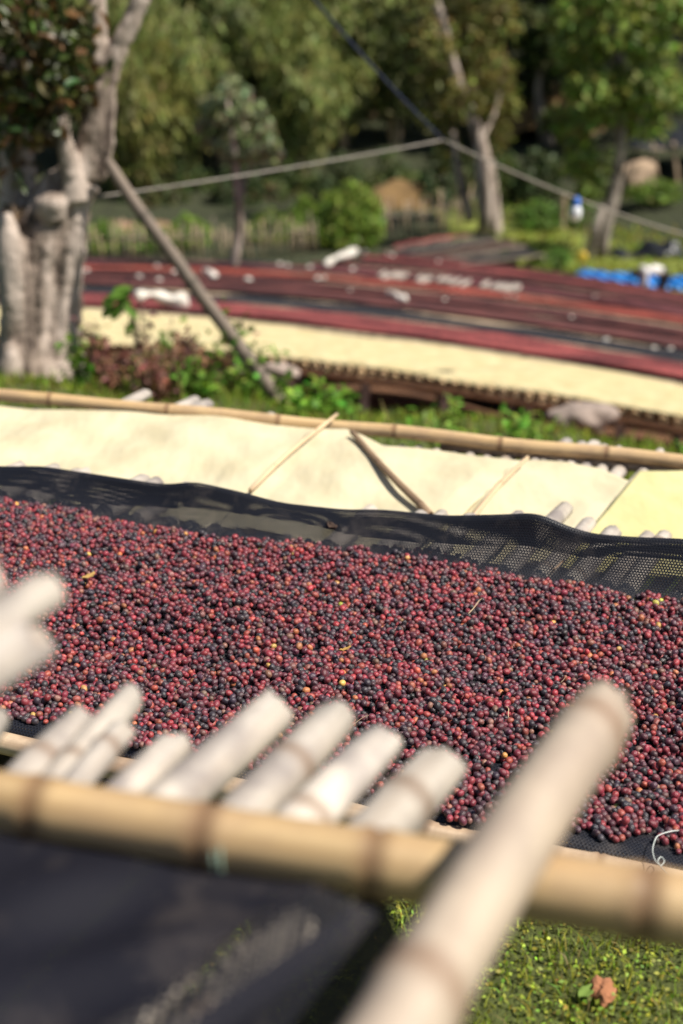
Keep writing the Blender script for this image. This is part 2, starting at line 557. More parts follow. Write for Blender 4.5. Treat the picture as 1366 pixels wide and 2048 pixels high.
M['fc_red'] = field_cherry_mat('cherry_layer_red', (.36, .090, .080), (.24, .052, .054), (.085, .030, .033))
M['fc_bright'] = field_cherry_mat('cherry_layer_bright', (.46, .115, .075), (.31, .060, .050), (.10, .028, .030))
M['fc_dark'] = field_cherry_mat('cherry_layer_dark', (.20, .065, .055), (.11, .038, .038), (.040, .024, .026))
M['fc_purple'] = field_cherry_mat('cherry_layer_purple', (.22, .065, .065), (.13, .040, .048), (.045, .025, .030))

# ground
def ground_mat():
    m, n, l, p = mat_new('ground_soil_grass')
    a = n.new('ShaderNodeAttribute'); a.attribute_name = 'col'
    tc = n.new('ShaderNodeTexCoord')
    f = noise(n, l, 3.0, 8, .65, tc.outputs['Object'])
    r = ramp(n, [(.3, (.55, .5, .45)), (.7, (1.3, 1.3, 1.2))]); l.new(f, r.inputs[0])
    c = mix_rgb(n, l, 1.0, a.outputs['Color'], r.outputs[0], 'MULTIPLY')
    l.new(c, p.inputs['Base Color']); p.inputs['Roughness'].default_value = .95
    f2 = noise(n, l, 60, 5, .7, tc.outputs['Object'])
    bump(n, l, f2, p, .8, .03)
    return m
M['ground'] = ground_mat()

# ================================================================== GROUND
def build_ground():
    xs = np.unique(np.concatenate([np.linspace(-160, -12, 38), np.linspace(-12, 14, 131), np.linspace(14, 160, 38)]))
    ys = np.unique(np.concatenate([np.linspace(-60, -1, 20), np.linspace(-1, 14, 121), np.linspace(14, 60, 70), np.linspace(60, 260, 30)]))
    X, Y = np.meshgrid(xs, ys, indexing='ij')
    Z = gz(X, Y)
    s = s_of(X, Y)
    far = np.clip((s - 46) / 20, 0, 1)
    Z = Z + far * 1.2 * np.sin(X * .21 + Y * .1) * np.cos(Y * .17)
    V = np.stack([X, Y, Z], -1).reshape(-1, 3)
    s = s.reshape(-1)
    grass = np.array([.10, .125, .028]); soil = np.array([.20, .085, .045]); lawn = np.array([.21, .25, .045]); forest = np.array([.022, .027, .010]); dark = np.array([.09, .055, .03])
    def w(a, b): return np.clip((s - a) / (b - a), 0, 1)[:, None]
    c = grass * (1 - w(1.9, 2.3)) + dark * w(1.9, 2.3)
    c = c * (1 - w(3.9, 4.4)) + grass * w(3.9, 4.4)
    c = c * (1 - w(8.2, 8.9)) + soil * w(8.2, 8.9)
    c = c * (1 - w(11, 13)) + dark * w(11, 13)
    c = c * (1 - w(32.5, 34)) + lawn * w(32.5, 34)
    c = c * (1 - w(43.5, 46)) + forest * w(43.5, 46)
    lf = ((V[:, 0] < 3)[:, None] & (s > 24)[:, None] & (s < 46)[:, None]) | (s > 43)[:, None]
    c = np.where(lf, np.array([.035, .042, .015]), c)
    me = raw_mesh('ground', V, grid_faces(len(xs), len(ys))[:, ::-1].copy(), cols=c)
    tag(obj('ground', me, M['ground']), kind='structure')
build_ground()

# ================================================================== CLOSE BED (edge of the bed at the camera)
def interp_px(poly, xs):
    poly = np.asarray(poly, float)
    return np.interp(xs, poly[:, 0], poly[:, 1])

FS = .82
fg = empty('drying_bed', onplane(100, 1700, 1.36))
tag(fg, 'closest raised bed with thick tan bamboo rail and bleached canes jutting past it', 'drying bed')
ra, rb = onplane(-330, 1556, .76 * FS), onplane(1750, 1895, .76 * FS)
rL = np.linalg.norm(rb - ra)
def rail_t(px):
    q = onplane(px, 1610 + 220 * px / 1366, .76 * FS); return float(np.dot(q - ra, (rb - ra) / rL))
pole('rail', ra, rb, .0262 * FS, .0310 * FS, M['rail'], fg, nodes=[rail_t(-190), rail_t(82), rail_t(418), rail_t(752), rail_t(1292), rail_t(1640)], bend=.004, seed=3, sides=24, roll=1.0)
cane_specs = [  # tip px, rail-side px, diameter, seed
    ((172, 1440), (20, 1592), .036), ((272, 1392), (130, 1560), .032), ((250, 1455), (150, 1575), .028), ((352, 1485), (205, 1612), .036),
    ((560, 1405), (352, 1600), .047), ((672, 1430), (480, 1640), .042), ((768, 1482), (605, 1655), .042), ((888, 1520), (735, 1690), .050),
    ((-10, 1440), (-120, 1560), .034), ((-140, 1400), (-280, 1560), .042)]
for k, (tp, bp, d) in enumerate(cane_specs):
    d *= FS * 1.14
    hh = .792 * FS + d * .5 + .006 * (k % 2)
    A = onplane(*tp, hh); B = onplane(*bp, hh)
    back = B + (B - A) / np.linalg.norm(B - A) * FS * (.55 if k < 8 else .4)
    L = np.linalg.norm(A - back); nt = L - [.09, .16, .05, .14, .30, .118, .17, .10, .1, .1][k] * FS
    pole('cane', back, A, d * .52, d * .5, M['cane'], fg, nodes=[nt, nt - .3, nt + .31], bend=.004, seed=20 + k, sides=18, roll=k * 1.3)
for k, (px, py) in enumerate(((-250, 1590), (1700, 1900))):
    q = onplane(px, py, .8 * FS); g = float(gz(q[0], q[1]))
    pole('post', (q[0], q[1], g - .1), (q[0], q[1], CAMZ - .79 * FS), .03, .028, M['rail_old'], fg, seed=40 + k)
# loose canes heaped higher at the picture's edge
loose = [((112, 1160), (-150, 1330), .037, .50, 'grey weathered cane of the heap at the left edge, uppermost'),
         ((95, 1262), (-190, 1450), .044, .53, 'bleached cane in the left edge heap, under the grey one'),
         ((12, 1140), (-200, 1290), .034, .52, 'bleached cane at the left edge with only its tip showing')]
for k, (tp, bp, d, hh, lab) in enumerate(loose):
    d *= FS; hh *= FS
    A = onplane(*tp, hh); B = onplane(*bp, hh + .04)
    back = B + (B - A) / np.linalg.norm(B - A) * .35
    o = pole('bamboo_cane', back, A, d * .52, d * .5, M['cane'], None, nodes=[.1, .38, .62], seed=60 + k, sides=18, roll=k)
    tag(o, lab, 'bamboo cane', 'loose canes heaped on the close bed')
# the long pale cane laid over the rail
A = onplane(1217, 1410, .705 * FS); B = onplane(838, 1990, .69 * FS)
dirn = (B - A) / np.linalg.norm(B - A)
end = B + dirn * .35
Lb = np.linalg.norm(end - A)
o = pole('bamboo_cane', end, A, .0345 * FS, .0328 * FS, M['cane_big'], None, nodes=[Lb - .072 * FS, Lb - .475 * FS, .03], seed=77, sides=26)
tag(o, 'big out of focus pale cane laid across the closest rail', 'bamboo cane')
# green twine tied round rail and cane
def ring_pts(c, ax, r, turns=1.0, n=28, drift=0.0):
    a, b = frame_of(ax); ax = ax / np.linalg.norm(ax)
    t = np.linspace(0, 2 * math.pi * turns, n)
    return c + np.outer(np.cos(t) * r, a) + np.outer(np.sin(t) * r, b) + np.outer(t / (2 * math.pi) * drift, ax)
tc_ = ra + (rb - ra) / rL * rail_t(440)
tw = tube('twine', ring_pts(tc_, rb - ra, .0300 * FS, 2.0, 50, .006), .0010, M['twine_green'], None, 6)
tag(tw, 'pale green twine knotted round the closest bamboo rail', 'twine')

# black net lying on the close bed, folding down at its end
def sheet(name, P, mat, solid=0.0, parent=None):
    nu, nv = P.shape[:2]
    du = np.concatenate([np.zeros((1, nv)), np.cumsum(np.linalg.norm(np.diff(P, axis=0), axis=2), 0)], 0)
    dv = np.concatenate([np.zeros((nu, 1)), np.cumsum(np.linalg.norm(np.diff(P, axis=1), axis=2), 1)], 1)
    uv = np.stack([np.broadcast_to(du.mean(1, keepdims=True), (nu, nv)), np.broadcast_to(dv.mean(0, keepdims=True), (nu, nv))], -1).reshape(-1, 2)
    o = obj(name, raw_mesh(name, P.reshape(-1, 3), grid_faces(nu, nv)[:, ::-1].copy(), uv=uv), mat, parent)
    if solid:
        md = o.modifiers.new('thickness', 'SOLIDIFY'); md.thickness = solid; md.offset = 1
    return o

def close_net(flap):
    q0, q1 = onplane(-420, 1640, .781 * FS), onplane(640, 1785, .781 * FS)     # along the rail
    e = q1 - q0
    edge_dir = onplane(250, 2070, .781 * FS) - q1
    back_dir = edge_dir / np.linalg.norm(edge_dir)
    eu = e / np.linalg.norm(e)
    nu, nv = (40, 34) if flap else (44, 34)
    P = np.zeros((nu, nv, 3))
    for i in range(nu):
        a = i / (nu - 1)
        for j in range(nv):
            b = j / (nv - 1)
            if not flap:
                p = q0 + e * a + back_dir * (b * .5 - .010)
                z = .005 + .004 * math.sin(a * 23) * math.sin(b * 9) + .005 * math.sin(a * 11 + b * 17) * min(1, b * 6)
                fold = max(0, (a - .86) / .14); z += .020 * fold * fold * (.35 + .65 * b)
            else:                                                     # end of the net lying over the last cane, then hanging
                out = .048 * min(1, a / .42) + .13 * max(0, a - .42) + .02 * math.sin(a * 5 + b * 6) * max(0, a - .4)
                p = q1 + back_dir * (b * .5 - .010) + eu * out
                z = .004 + .020 * (.35 + .65 * b) * max(0, 1 - a * 3) - .006 * min(1, a * 3) - .42 * max(0, (a - .38) / .62) ** 1.1 - .010 * math.sin(b * 14) * a
            P[i, j] = (p[0], p[1], p[2] + z)
    return P if not flap else (P[:11], P[10:])
o = sheet('shade_net', close_net(False), M['net_fg'])
f1, f2 = close_net(True)
sheet('flap', f1, M['net_open'], 0, o)
sheet('hanging_edge_and_shade', f2, M['net_fg'], 0, o)  # net end hung extra wide; its black stands in for shade on the grass
tag(o, 'out of focus black net spread on the closest bed, its end hanging down', 'net')

# ================================================================== MAIN CHERRY BED
AZ = R(-20.2)
E2 = np.array([math.cos(AZ), math.sin(AZ), 0]); N2 = np.array([-math.sin(AZ), math.cos(AZ), 0])
O2 = onplane(683, 1600, 1.262)
HN = 1.262
ZN = CAMZ - HN
def uv2(p): return float(np.dot(p - O2, E2)), float(np.dot(p - O2, N2))
CF = [(-420, 1310), (0, 1405), (60, 1424), (130, 1432), (290, 1470), (500, 1515), (700, 1562), (880, 1600), (925, 1618), (990, 1622), (1090, 1622), (1150, 1640), (1230, 1655), (1300, 1642), (1366, 1674), (1800, 1770)]
CB = [(-420, 930), (0, 985), (100, 992), (180, 1010), (210, 1026), (330, 1040), (450, 1060), (560, 1066), (640, 1074), (700, 1080), (850, 1085), (940, 1100), (1000, 1126), (1080, 1136), (1160, 1152), (1366, 1186), (1800, 1245)]
NF = [(-420, 1350), (0, 1450), (90, 1470), (300, 1505), (520, 1560), (800, 1622), (985, 1652), (1130, 1688), (1366, 1748), (1800, 1850)]
LIP = [(-420, 900), (0, 935), (80, 934), (250, 960), (330, 972), (385, 965), (480, 986), (560, 1008), (690, 1022), (760, 1021), (890, 1034), (1020, 1031), (1075, 1027), (1120, 1050), (1180, 1070), (1270, 1077), (1366, 1080), (1800, 1130)]
HC = 1.236
cfu = np.array([uv2(onplane(x, y, HC)) for x, y in CF]); cbu = np.array([uv2(onplane(x, y, HC)) for x, y in CB]); nfu = np.array([uv2(onplane(x, y, HN)) for x, y in NF])
def vfront(u): return np.interp(u, cfu[:, 0], cfu[:, 1])
def vback(u): return np.interp(u, cbu[:, 0], cbu[:, 1])
def vnet(u): return np.interp(u, nfu[:, 0], nfu[:, 1])
VL = float(np.mean(cbu[1:-1, 1])) + .055
lipu = []
for x, y in LIP:
    d = ray(x, y)
    t = np.dot(O2 + N2 * VL - ORG, N2) / np.dot(d, N2)
    p = ORG + d * t
    lipu.append((uv2(p)[0], p[2]))
lipu = np.array(lipu)
def zlip(u): return np.interp(u, lipu[:, 0], lipu[:, 1])
U0, U1 = -1.28, 1.12

def main_net():
    nu = 300
    us = np.linspace(U0 - .05, U1 + .05, nu)
    zl = zlip(us); ker = np.hanning(15); ker /= ker.sum(); zl = np.convolve(np.pad(zl, 7, 'edge'), ker, 'valid')
    prof = []
    for u, z in zip(us, zl):
        vf, vb = vnet(u), vback(u)
        row = [(vf - .002, ZN - .016), (vf + .004, ZN - .006), (vf + .015, ZN + .001)]
        for k in range(1, 14): row.append((vf + .015 + (VL - .085 - vf - .015) * k / 14, ZN))
        z0 = ZN
        wob = .006 * math.sin(u * 7 + 1) + .002 * math.sin(u * 19)
        for k in range(1, 15):
            t = k / 14
            row.append((VL - .085 + .085 * (t ** .75) + wob * math.sin(t * 3.14), z0 + (z - z0) * (t ** 1.5) + .0015 * math.sin(u * 13 + t * 5) * t))
        hem = .048 + .012 * math.sin(u * 7 + 2) + .006 * math.sin(u * 17)
        row += [(VL + .006, z + .001), (VL + .011, z - .003), (VL + .013, z - .012)] + [(VL + .012 - .10 * hem * q, z - .012 - hem * q) for q in (.33, .66, 1.0)]
        prof.append(row)
    prof = np.array(prof)
    return O2[None, None, :2] + us[:, None, None] * E2[:2] + prof[:, :, 0:1] * N2[:2], prof[:, :, 1:2]
xy, zz = main_net()
o = sheet('shade_net', np.concatenate([xy, zz], -1), M['net'])
tag(o, 'black net under the sharp coffee cherries, its far edge raised as a wavy lip', 'net')

mb = empty('drying_bed', O2 + np.array([0, .3, float(gz(O2[0], O2[1] + .3)) - O2[2]]))
tag(mb, 'bed of canes under black net carrying the sharply focused cherries', 'drying bed')
r2a, r2b = onplane(-500, 1380, 1.285), onplane(1900, 1882, 1.285)
rl2 = np.linalg.norm(r2b - r2a)
def t2(px): return float(np.dot(onplane(px, 1660 + 110 * (px - 840) / 526, 1.285) - r2a, (r2b - r2a) / rl2))
pole('rail', r2a, r2b, .0195, .0205, M['rail_old'], mb, nodes=[t2(-60), t2(200), t2(445), t2(850), t2(1198), t2(1560)], seed=5, sides=18, roll=.6)
up = np.array([0, 0, .004]); sh = N2 * .034
pole('rail', r2a + sh + up, r2b + sh + up, .0125, .0135, M['rail'], mb, seed=6, sides=12)
bk = N2 * (VL - .02)
pole('rail', O2 + bk + E2 * (U0 - .1) - np.array([0, 0, .05]), O2 + bk + E2 * (U1 + .1) - np.array([0, 0, .05]), .02, .02, M['rail_old'], mb, seed=8)
slat_L = 1.4
slat_me = [bamboo_mesh(slat_L, .021, .0205, list(np.sort(np.random.default_rng(s).uniform(.05, 1.35, 5))), .003, 10, s) for s in range(200, 205)]
for me in slat_me: me.materials.append(M['cane'])
CD = np.array([math.cos(R(63)), math.sin(R(63)), 0])
tips = [(52, 920), (118, 930), (166, 934), (184, 933), (296, 946), (322, 956), (382, 964), (752, 1012), (850, 1024), (892, 1022), (948, 1026), (1045, 1022), (1136, 1008), (1182, 1034), (1230, 1056), (1302, 1062), (1335, 1064)]
used = []
for k, tp in enumerate(tips):
    A = onplane(tp[0] - 4, tp[1] + 10, 1.287); B = A - CD * 1.5; B[2] = ZN - .028
    v = uv2(B)[1]
    if v < .03: B = B + (A - B) * ((.03 - v) / (uv2(A)[1] - v))
    share('cane', slat_me[k % 5], B, A, slat_L, mb, k * 1.7, .9 + .2 * ((k * 37) % 10) / 10); used.append(uv2(A)[0])
u = U0 + .1
k = 0
while u < U1 + .3:
    if min(abs(u - q) for q in used) > .04:
        A = O2 + E2 * u + N2 * (VL + .005 + .02 * ((k * 7) % 5) / 5); A[2] = ZN - .026
        B = A - CD * (1.05 + .02 * (k % 4)); v = uv2(B)[1]
        if v < .03: B = B + (A - B) * ((.03 - v) / (uv2(A)[1] - v))
        share('cane', slat_me[(k * 3) % 5], B, A, slat_L, mb, k * 2.1)
    u += .058; k += 1
for a_ in (-.9, -.1, .75):
    for b_ in (-.0, VL - .02):
        q = O2 + E2 * a_ + N2 * b_; g = float(gz(q[0], q[1]))
        pole('post', (q[0], q[1], g - .12), (q[0], q[1], ZN - .055), .025, .024, M['rail_old'], mb, seed=int(300 + a_ * 10 + b_ * 50))

# ------------------------------------------------------------------ coffee cherries
def cherry_variant(seed):
    rg = np.random.default_rng(seed)
    import bmesh
    bm = bmesh.new(); bmesh.ops.create_icosphere(bm, subdivisions=3, radius=.5)
    me = bpy.data.meshes.new('cherry'); bm.to_mesh(me); bm.free()
    co = np.empty(len(me.vertices) * 3); me.vertices.foreach_get('co', co); co = co.reshape(-1, 3)
    n = co / np.linalg.norm(co, axis=1, keepdims=True)
    el = rg.uniform(1.06, 1.34)
    wr = [0.0, .012, .03, .05, .02, .07][seed % 6]
    d = np.ones(len(co))
    for _ in range(5):
        kx = rg.normal(size=3) * 3.5; d += wr * .5 * np.sin(n @ kx + rg.uniform(0, 6))
    lon = np.arctan2(n[:, 1], n[:, 0]); d += wr * .5 * np.sin(lon * 7 + rg.uniform(0, 6)) * (1 - n[:, 2] ** 2)
    d -= .10 * np.exp(-((1 - n[:, 2]) / .05)) ; d -= .05 * np.exp(-((1 + n[:, 2]) / .04))
    co = n * .5 * d[:, None] * np.array([1, rg.uniform(.9, 1), el])
    me.vertices.foreach_set('co', co.ravel().astype(np.float32))
    nd = np.clip(np.exp(-((1 - n[:, 2]) / .035)) * 1.3, 0, 1)
    a = me.attributes.new('nd', 'FLOAT', 'POINT'); a.data.foreach_set('value', nd.astype(np.float32))
    me.polygons.foreach_set('use_smooth', np.ones(len(me.polygons), dtype=bool))
    me.update()
    return me

def pack_cherries():
    rg = np.random.default_rng(5)
    n = 42000
    u = rg.uniform(U0, U1, n); v = rg.uniform(-.3, 1.35, n)
    edge = .012 * np.sin(u * 23) + .008 * np.sin(u * 57 + 1)
    f = vfront(u) + edge * .6 + .004; b = vback(u) + .006 * np.sin(u * 41)
    keep = (v > f) & (v < b)
    u, v, f, b = u[keep], v[keep], f[keep], b[keep]
    d = np.clip(rg.normal(.0107, .0015, len(u)), .0078, .0142)
    prof = np.clip(np.minimum((v - f) / .05, (b - v) / .05), 0, 1)
    thick = (.012 + .016 * prof ** .7) + .006 * np.sin(u * 6 + 2 * np.sin(v * 5)) * np.sin(v * 8 + 1) * prof
    z = d * .5 + rg.uniform(0, 1, len(u)) * np.maximum(thick - d * .4, .002)
    p = np.stack([u, v, z], 1); r = d * .5
    N = len(p); cs = .0142
    mn = np.array([U0 - .1, -.5, -.02]); dim = np.array([int((U1 - U0 + .2) / cs) + 3, int(2.0 / cs) + 3, 8]); K = 6
    offs = [(i, j, k) for i in (-1, 0, 1) for j in (-1, 0, 1) for k in (-1, 0, 1)]
    for it in range(34):
        c = np.clip(((p - mn) / cs).astype(int), 1, dim - 2)
        cid = (c[:, 0] * dim[1] + c[:, 1]) * dim[2] + c[:, 2]
        order = np.argsort(cid, kind='stable'); sc_ = cid[order]
        first = np.searchsorted(sc_, sc_, 'left'); slot = np.arange(N) - first
        tab = np.full((int(dim.prod()), K), -1, dtype=np.int32)
        ok = slot < K; tab[sc_[ok], slot[ok]] = order[ok]
        push = np.zeros_like(p); cnt = np.zeros(N)
        for o3 in offs:
            nb = cid + (o3[0] * dim[1] + o3[1]) * dim[2] + o3[2]
            for s_ in range(K):
                j = tab[nb, s_]
                idx = np.nonzero((j >= 0) & (j != np.arange(N)))[0]
                if not len(idx): continue
                jj = j[idx]; dv = p[idx] - p[jj]; dist = np.sqrt((dv ** 2).sum(1)) + 1e-9
                ov = (r[idx] + r[jj]) * .97 - dist
                h = ov > 0
                if h.any():
                    ii = idx[h]
                    push[ii] += dv[h] / dist[h][:, None] * (ov[h] * .5)[:, None]; cnt[ii] += 1
        p += push / np.maximum(cnt * .55, 1)[:, None]
        p[:, 2] -= .0006 if it < 26 else .0001
        p[:, 2] = np.maximum(p[:, 2], r * .95)
    return p, d, rg

cp, cd, crg = pack_cherries()
NC = len(cp)
pal = np.array([(.235, .024, .036), (.32, .034, .042), (.195, .028, .040), (.125, .028, .040), (.075, .028, .040), (.044, .028, .036), (.028, .022, .029), (.34, .070, .045), (.46, .16, .06), (.64, .37, .09), (.42, .38, .06), (.22, .10, .075)])
wt = np.array([.13, .09, .14, .14, .15, .13, .09, .055, .012, .0025, .001, .036]); wt /= wt.sum()
cls = crg.choice(len(pal), NC, p=wt)
cc = np.clip(pal[cls] * (1 + crg.normal(size=(NC, 3)) * .10) * np.exp(crg.normal(size=(NC, 1)) * .20), .004, .9)
cc[:, 1] = np.maximum(cc[:, 1], cc[:, 0] * .07)
crot = crg.uniform(0, 6.28, (NC, 3))
cvar = np.where((cls >= 3) & (cls <= 6), crg.integers(0, 6, NC), crg.choice([0, 1, 1, 2, 4], NC)).astype(np.int32)
csc = (cd[:, None] * (1 + crg.normal(size=(NC, 3)) * .035)).astype(np.float32)
cw = O2 + cp[:, :1] * E2 + cp[:, 1:2] * N2
cw[:, 2] = ZN + .001 + cp[:, 2]
# which of them show largest in the photograph: nearest ones in the frame, not under the blurred canes, on top of the heap
rel = cw - ORG
dep = rel[:, 1] * math.cos(PITCH) - rel[:, 2] * math.sin(PITCH)
pxx = 683 + FPX * rel[:, 0] / dep
pyy = 1024 - FPX * (rel[:, 1] * math.sin(PITCH) + rel[:, 2] * math.cos(PITCH)) / dep
cell = {}
order = np.argsort(-(cp[:, 2]))
top = np.zeros(NC, bool)
for i in order:
    key = (int(cp[i, 0] / .012), int(cp[i, 1] / .012))
    if key not in cell: cell[key] = i; top[i] = True
front_row = cp[:, 1] - vfront(cp[:, 0]) < .03
okv = (top | front_row) & (pxx > 1090 + (1600 - pyy) * .62) & (pxx < 1352) & (pyy > 1380) & (pyy < 1690)
cand = np.nonzero(okv)[0]
cand = cand[np.argsort(dep[cand])][:300]
single = np.zeros(NC, bool); single[cand] = True
variants = [cherry_variant(s) for s in range(6)]
proto = bpy.data.collections.new('cherry_shapes')
for s, me in enumerate(variants):
    m2 = me.copy(); m2.materials.append(M['cherry_i'])
    po = bpy.data.objects.new('cherry_shape_%02d' % s, m2); proto.objects.link(po)
    me.materials.append(M['cherry_o'])

def scatter(name, pts, rot, scl, col, var, coll):
    me = bpy.data.meshes.new(name)
    me.vertices.add(len(pts)); me.vertices.foreach_set('co', np.ascontiguousarray(pts, dtype=np.float32).ravel())
    for nm, ty, dat, key in (('rot', 'FLOAT_VECTOR', rot, 'vector'), ('scl', 'FLOAT_VECTOR', scl, 'vector'), ('var', 'INT', var, 'value')):
        a = me.attributes.new(nm, ty, 'POINT'); a.data.foreach_set(key, np.ascontiguousarray(dat, dtype=np.int32 if ty == 'INT' else np.float32).ravel())
    a = me.attributes.new('col', 'FLOAT_COLOR', 'POINT'); c4 = np.ones((len(pts), 4), np.float32); c4[:, :3] = col
    a.data.foreach_set('color', c4.ravel())
    o = obj(name, me)
    ng = bpy.data.node_groups.new(name + '_nodes', 'GeometryNodeTree')
    ng.interface.new_socket('Geometry', in_out='INPUT', socket_type='NodeSocketGeometry')
    ng.interface.new_socket('Geometry', in_out='OUTPUT', socket_type='NodeSocketGeometry')
    nn, ll = ng.nodes, ng.links
    gi = nn.new('NodeGroupInput'); go = nn.new('NodeGroupOutput'); iop = nn.new('GeometryNodeInstanceOnPoints')
    ci = nn.new('GeometryNodeCollectionInfo'); ci.inputs['Collection'].default_value = coll
    ci.inputs['Separate Children'].default_value = True; ci.inputs['Reset Children'].default_value = True
    iop.inputs['Pick Instance'].default_value = True
    def named(nm, ty):
        q = nn.new('GeometryNodeInputNamedAttribute'); q.data_type = ty; q.inputs['Name'].default_value = nm; return q.outputs['Attribute']
    e2r = nn.new('FunctionNodeEulerToRotation'); ll.new(named('rot', 'FLOAT_VECTOR'), e2r.inputs[0])
    ll.new(gi.outputs[0], iop.inputs['Points']); ll.new(ci.outputs[0], iop.inputs['Instance'])
    ll.new(named('var', 'INT'), iop.inputs['Instance Index']); ll.new(e2r.outputs[0], iop.inputs['Rotation']); ll.new(named('scl', 'FLOAT_VECTOR'), iop.inputs['Scale'])
    ll.new(iop.outputs[0], go.inputs[0])
    md = o.modifiers.new('scatter', 'NODES'); md.node_group = ng
    return o
rest = ~single
o = scatter('coffee_cherries', cw[rest], crot[rest], csc[rest], cc[rest], cvar[rest], proto)
tag(o, 'thick layer of red and purple coffee cherries on the black net', 'coffee cherries', kind='stuff')
CNAME = ['crimson', 'crimson', 'deep red', 'maroon', 'dark purple', 'blackish purple', 'blackish purple', 'brick red', 'orange', 'yellow', 'yellow green', 'brown']
for i in np.nonzero(single)[0]:
    q = bpy.data.objects.new('coffee_cherry', variants[cvar[i]]); COL.objects.link(q)
    q.location = cw[i]; q.rotation_euler = crot[i]; q.scale = csc[i]; q.color = (*cc[i], 1)
    nm = CNAME[cls[i]]
    tag(q, '%s coffee cherry in the sharp patch right of the big blurred cane' % nm, 'coffee cherry', '%s cherries right of the big blurred cane' % nm)

# bits lying among the cherries
def on_pile(px, py, up=.012):
    p = onplane(px, py, HC - up * .0 - .004); return p
def leaf_thing(name, px, py, L, W, ang, col, label, up=.006, curl=.35):
    c = on_pile(px, py); nu, nv = 9, 5
    P = np.zeros((nu, nv, 3)); ca, sa = math.cos(ang), math.sin(ang)
    for i in range(nu):
        t = i / (nu - 1); w = W * math.sin(math.pi * (t * .92 + .05)) ** .8
        for j in range(nv):
            s_ = j / (nv - 1) - .5
            x = (t - .5) * L; y = s_ * w
            z = up + curl * L * (t - .5) ** 2 + abs(s_) * W * .5 + .0012 * math.sin(t * 17 + j)
            P[i, j] = c + np.array([x * ca - y * sa, x * sa + y * ca, z])
    o = obj(name, raw_mesh(name, P.reshape(-1, 3), grid_faces(nu, nv), cols=np.tile(col, (nu * nv, 1))), M['dry'])
    md = o.modifiers.new('thickness', 'SOLIDIFY'); md.thickness = .0006
    return tag(o, label, 'leaf')
leaf_thing('dry_leaf', 178, 1160, .034, .015, .9, (.42, .27, .09), 'curled yellow brown dry leaf among the cherries')
leaf_thing('dry_leaf', 665, 1066, .034, .02, 2.1, (.07, .045, .035), 'dark curled leaf standing at the foot of the net lip', .012, .6)
leaf_thing('dry_leaf', 690, 1305, .026, .008, .6, (.40, .24, .07), 'thin yellowish leaf shred in the middle of the cherries')
def twig(px0, py0, px1, py1, r, mat, label, bow=.004, name='twig'):
    a, b = on_pile(px0, py0), on_pile(px1, py1); n = 9
    t = np.linspace(0, 1, n)[:, None]
    p = a * (1 - t) + b * t; p[:, 2] += .009 + bow * np.sin(t[:, 0] * math.pi); p[:, 0] += bow * .6 * np.sin(t[:, 0] * 5)
    o = tube(name, p, np.linspace(r, r * .6, n), mat, None, 6)
    return tag(o, label, 'twig')
twig(936, 1236, 966, 1205, .0011, M['stick_tan'], 'pale curved twig on the cherries')
twig(1010, 1422, 1020, 1445, .0009, M['stick_tan'], 'short straw twig on the cherries beside the big cane')
twig(690, 1470, 740, 1440, .0008, M['stick'], 'thin dark twig on the cherries above the canes')
twig(1108, 1146, 1130, 1130, .0014, M['stick'], 'brown twig at the far edge of the cherries')
twig(1120, 1375, 1135, 1360, .0009, M['stick'], 'fine brown stalk on the cherries near the big cane tip')
# white plastic string at the near corner
sp = [(1366 + 60, 1655), (1340, 1662), (1312, 1672), (1304, 1700), (1310, 1722), (1322, 1732), (1330, 1722), (1322, 1712), (1314, 1722), (1330, 1742), (1366, 1770), (1420, 1800)]
sp = np.array([onplane(x, y, 1.245 if x < 1400 else 1.25) for x, y in sp])
tt = np.linspace(0, len(sp) - 1, 60); sp = np.stack([np.interp(tt, np.arange(len(sp)), sp[:, i]) for i in range(3)], 1)
kk = np.hanning(7); kk /= kk.sum()
sp = np.stack([np.convolve(np.pad(sp[:, i], 3, 'edge'), kk, 'valid') for i in range(3)], 1)
tag(tube('string', sp, .0008, M['string'], None, 6), 'white plastic string curling over the net edge', 'string')

# ================================================================== SECOND BED: CREAM CLOTHS
H3 = 1.395
b3 = empty('drying_bed', at_y(683, 900, 4.0) * np.array([1, 1, 0]) + np.array([0, 0, float(gz(0, 4.0))]))
tag(b3, 'bamboo bed covered with cream cloths behind the black net lip', 'drying bed')
r3a, r3b = onplane(-420, 755, 1.375), onplane(1800, 966.3, 1.375)
rl3 = np.linalg.norm(r3b - r3a); E3 = (r3b - r3a) / rl3; N3 = np.array([-E3[1], E3[0], 0])
def t3(px): return float(np.dot(onplane(px, 795 + 130 * px / 1366, 1.375) - r3a, E3))
pole('rail', r3a, r3b, .0185, .0195, M['rail'], b3, nodes=[t3(x) for x in (-330, -120, 100, 333, 556, 787, 1000, 1212, 1440, 1650)], bend=.012, seed=9, sides=16, roll=.2)
q0, q1 = onplane(880, 893, 1.405), onplane(1800, 985, 1.405)
pole('rail', q0, q1, .013, .014, M['rail_old'], b3, seed=10, sides=12)
nr = r3a - N3 * .95 - np.array([0, 0, .03]); pole('rail', nr, nr + E3 * rl3, .02, .02, M['rail_old'], b3, seed=11)
slat3 = [bamboo_mesh(1.1, .021, .020, list(np.sort(np.random.default_rng(s).uniform(.05, 1.05, 4))), .002, 10, s) for s in range(230, 235)]
for me in slat3: me.materials.append(M['cane'])
far_tips = {296: 780, 270: 798, 392: 792, 418: 800, 545: 826, 1105: 890, 1135: 880, 1162: 886, 1192: 880, 1212: 890, 1240: 896, 1276: 900, 1322: 902}
rg3 = np.random.default_rng(3)
done = []
for px, py in far_tips.items():
    A = onplane(px, py + 6, 1.418); B = A - CD * 1.05; B[2] = A[2]
    done.append(float(np.dot(A - r3a, E3)))
    share('cane', slat3[px % 5], B, A, 1.1, b3, px * .7, .95)
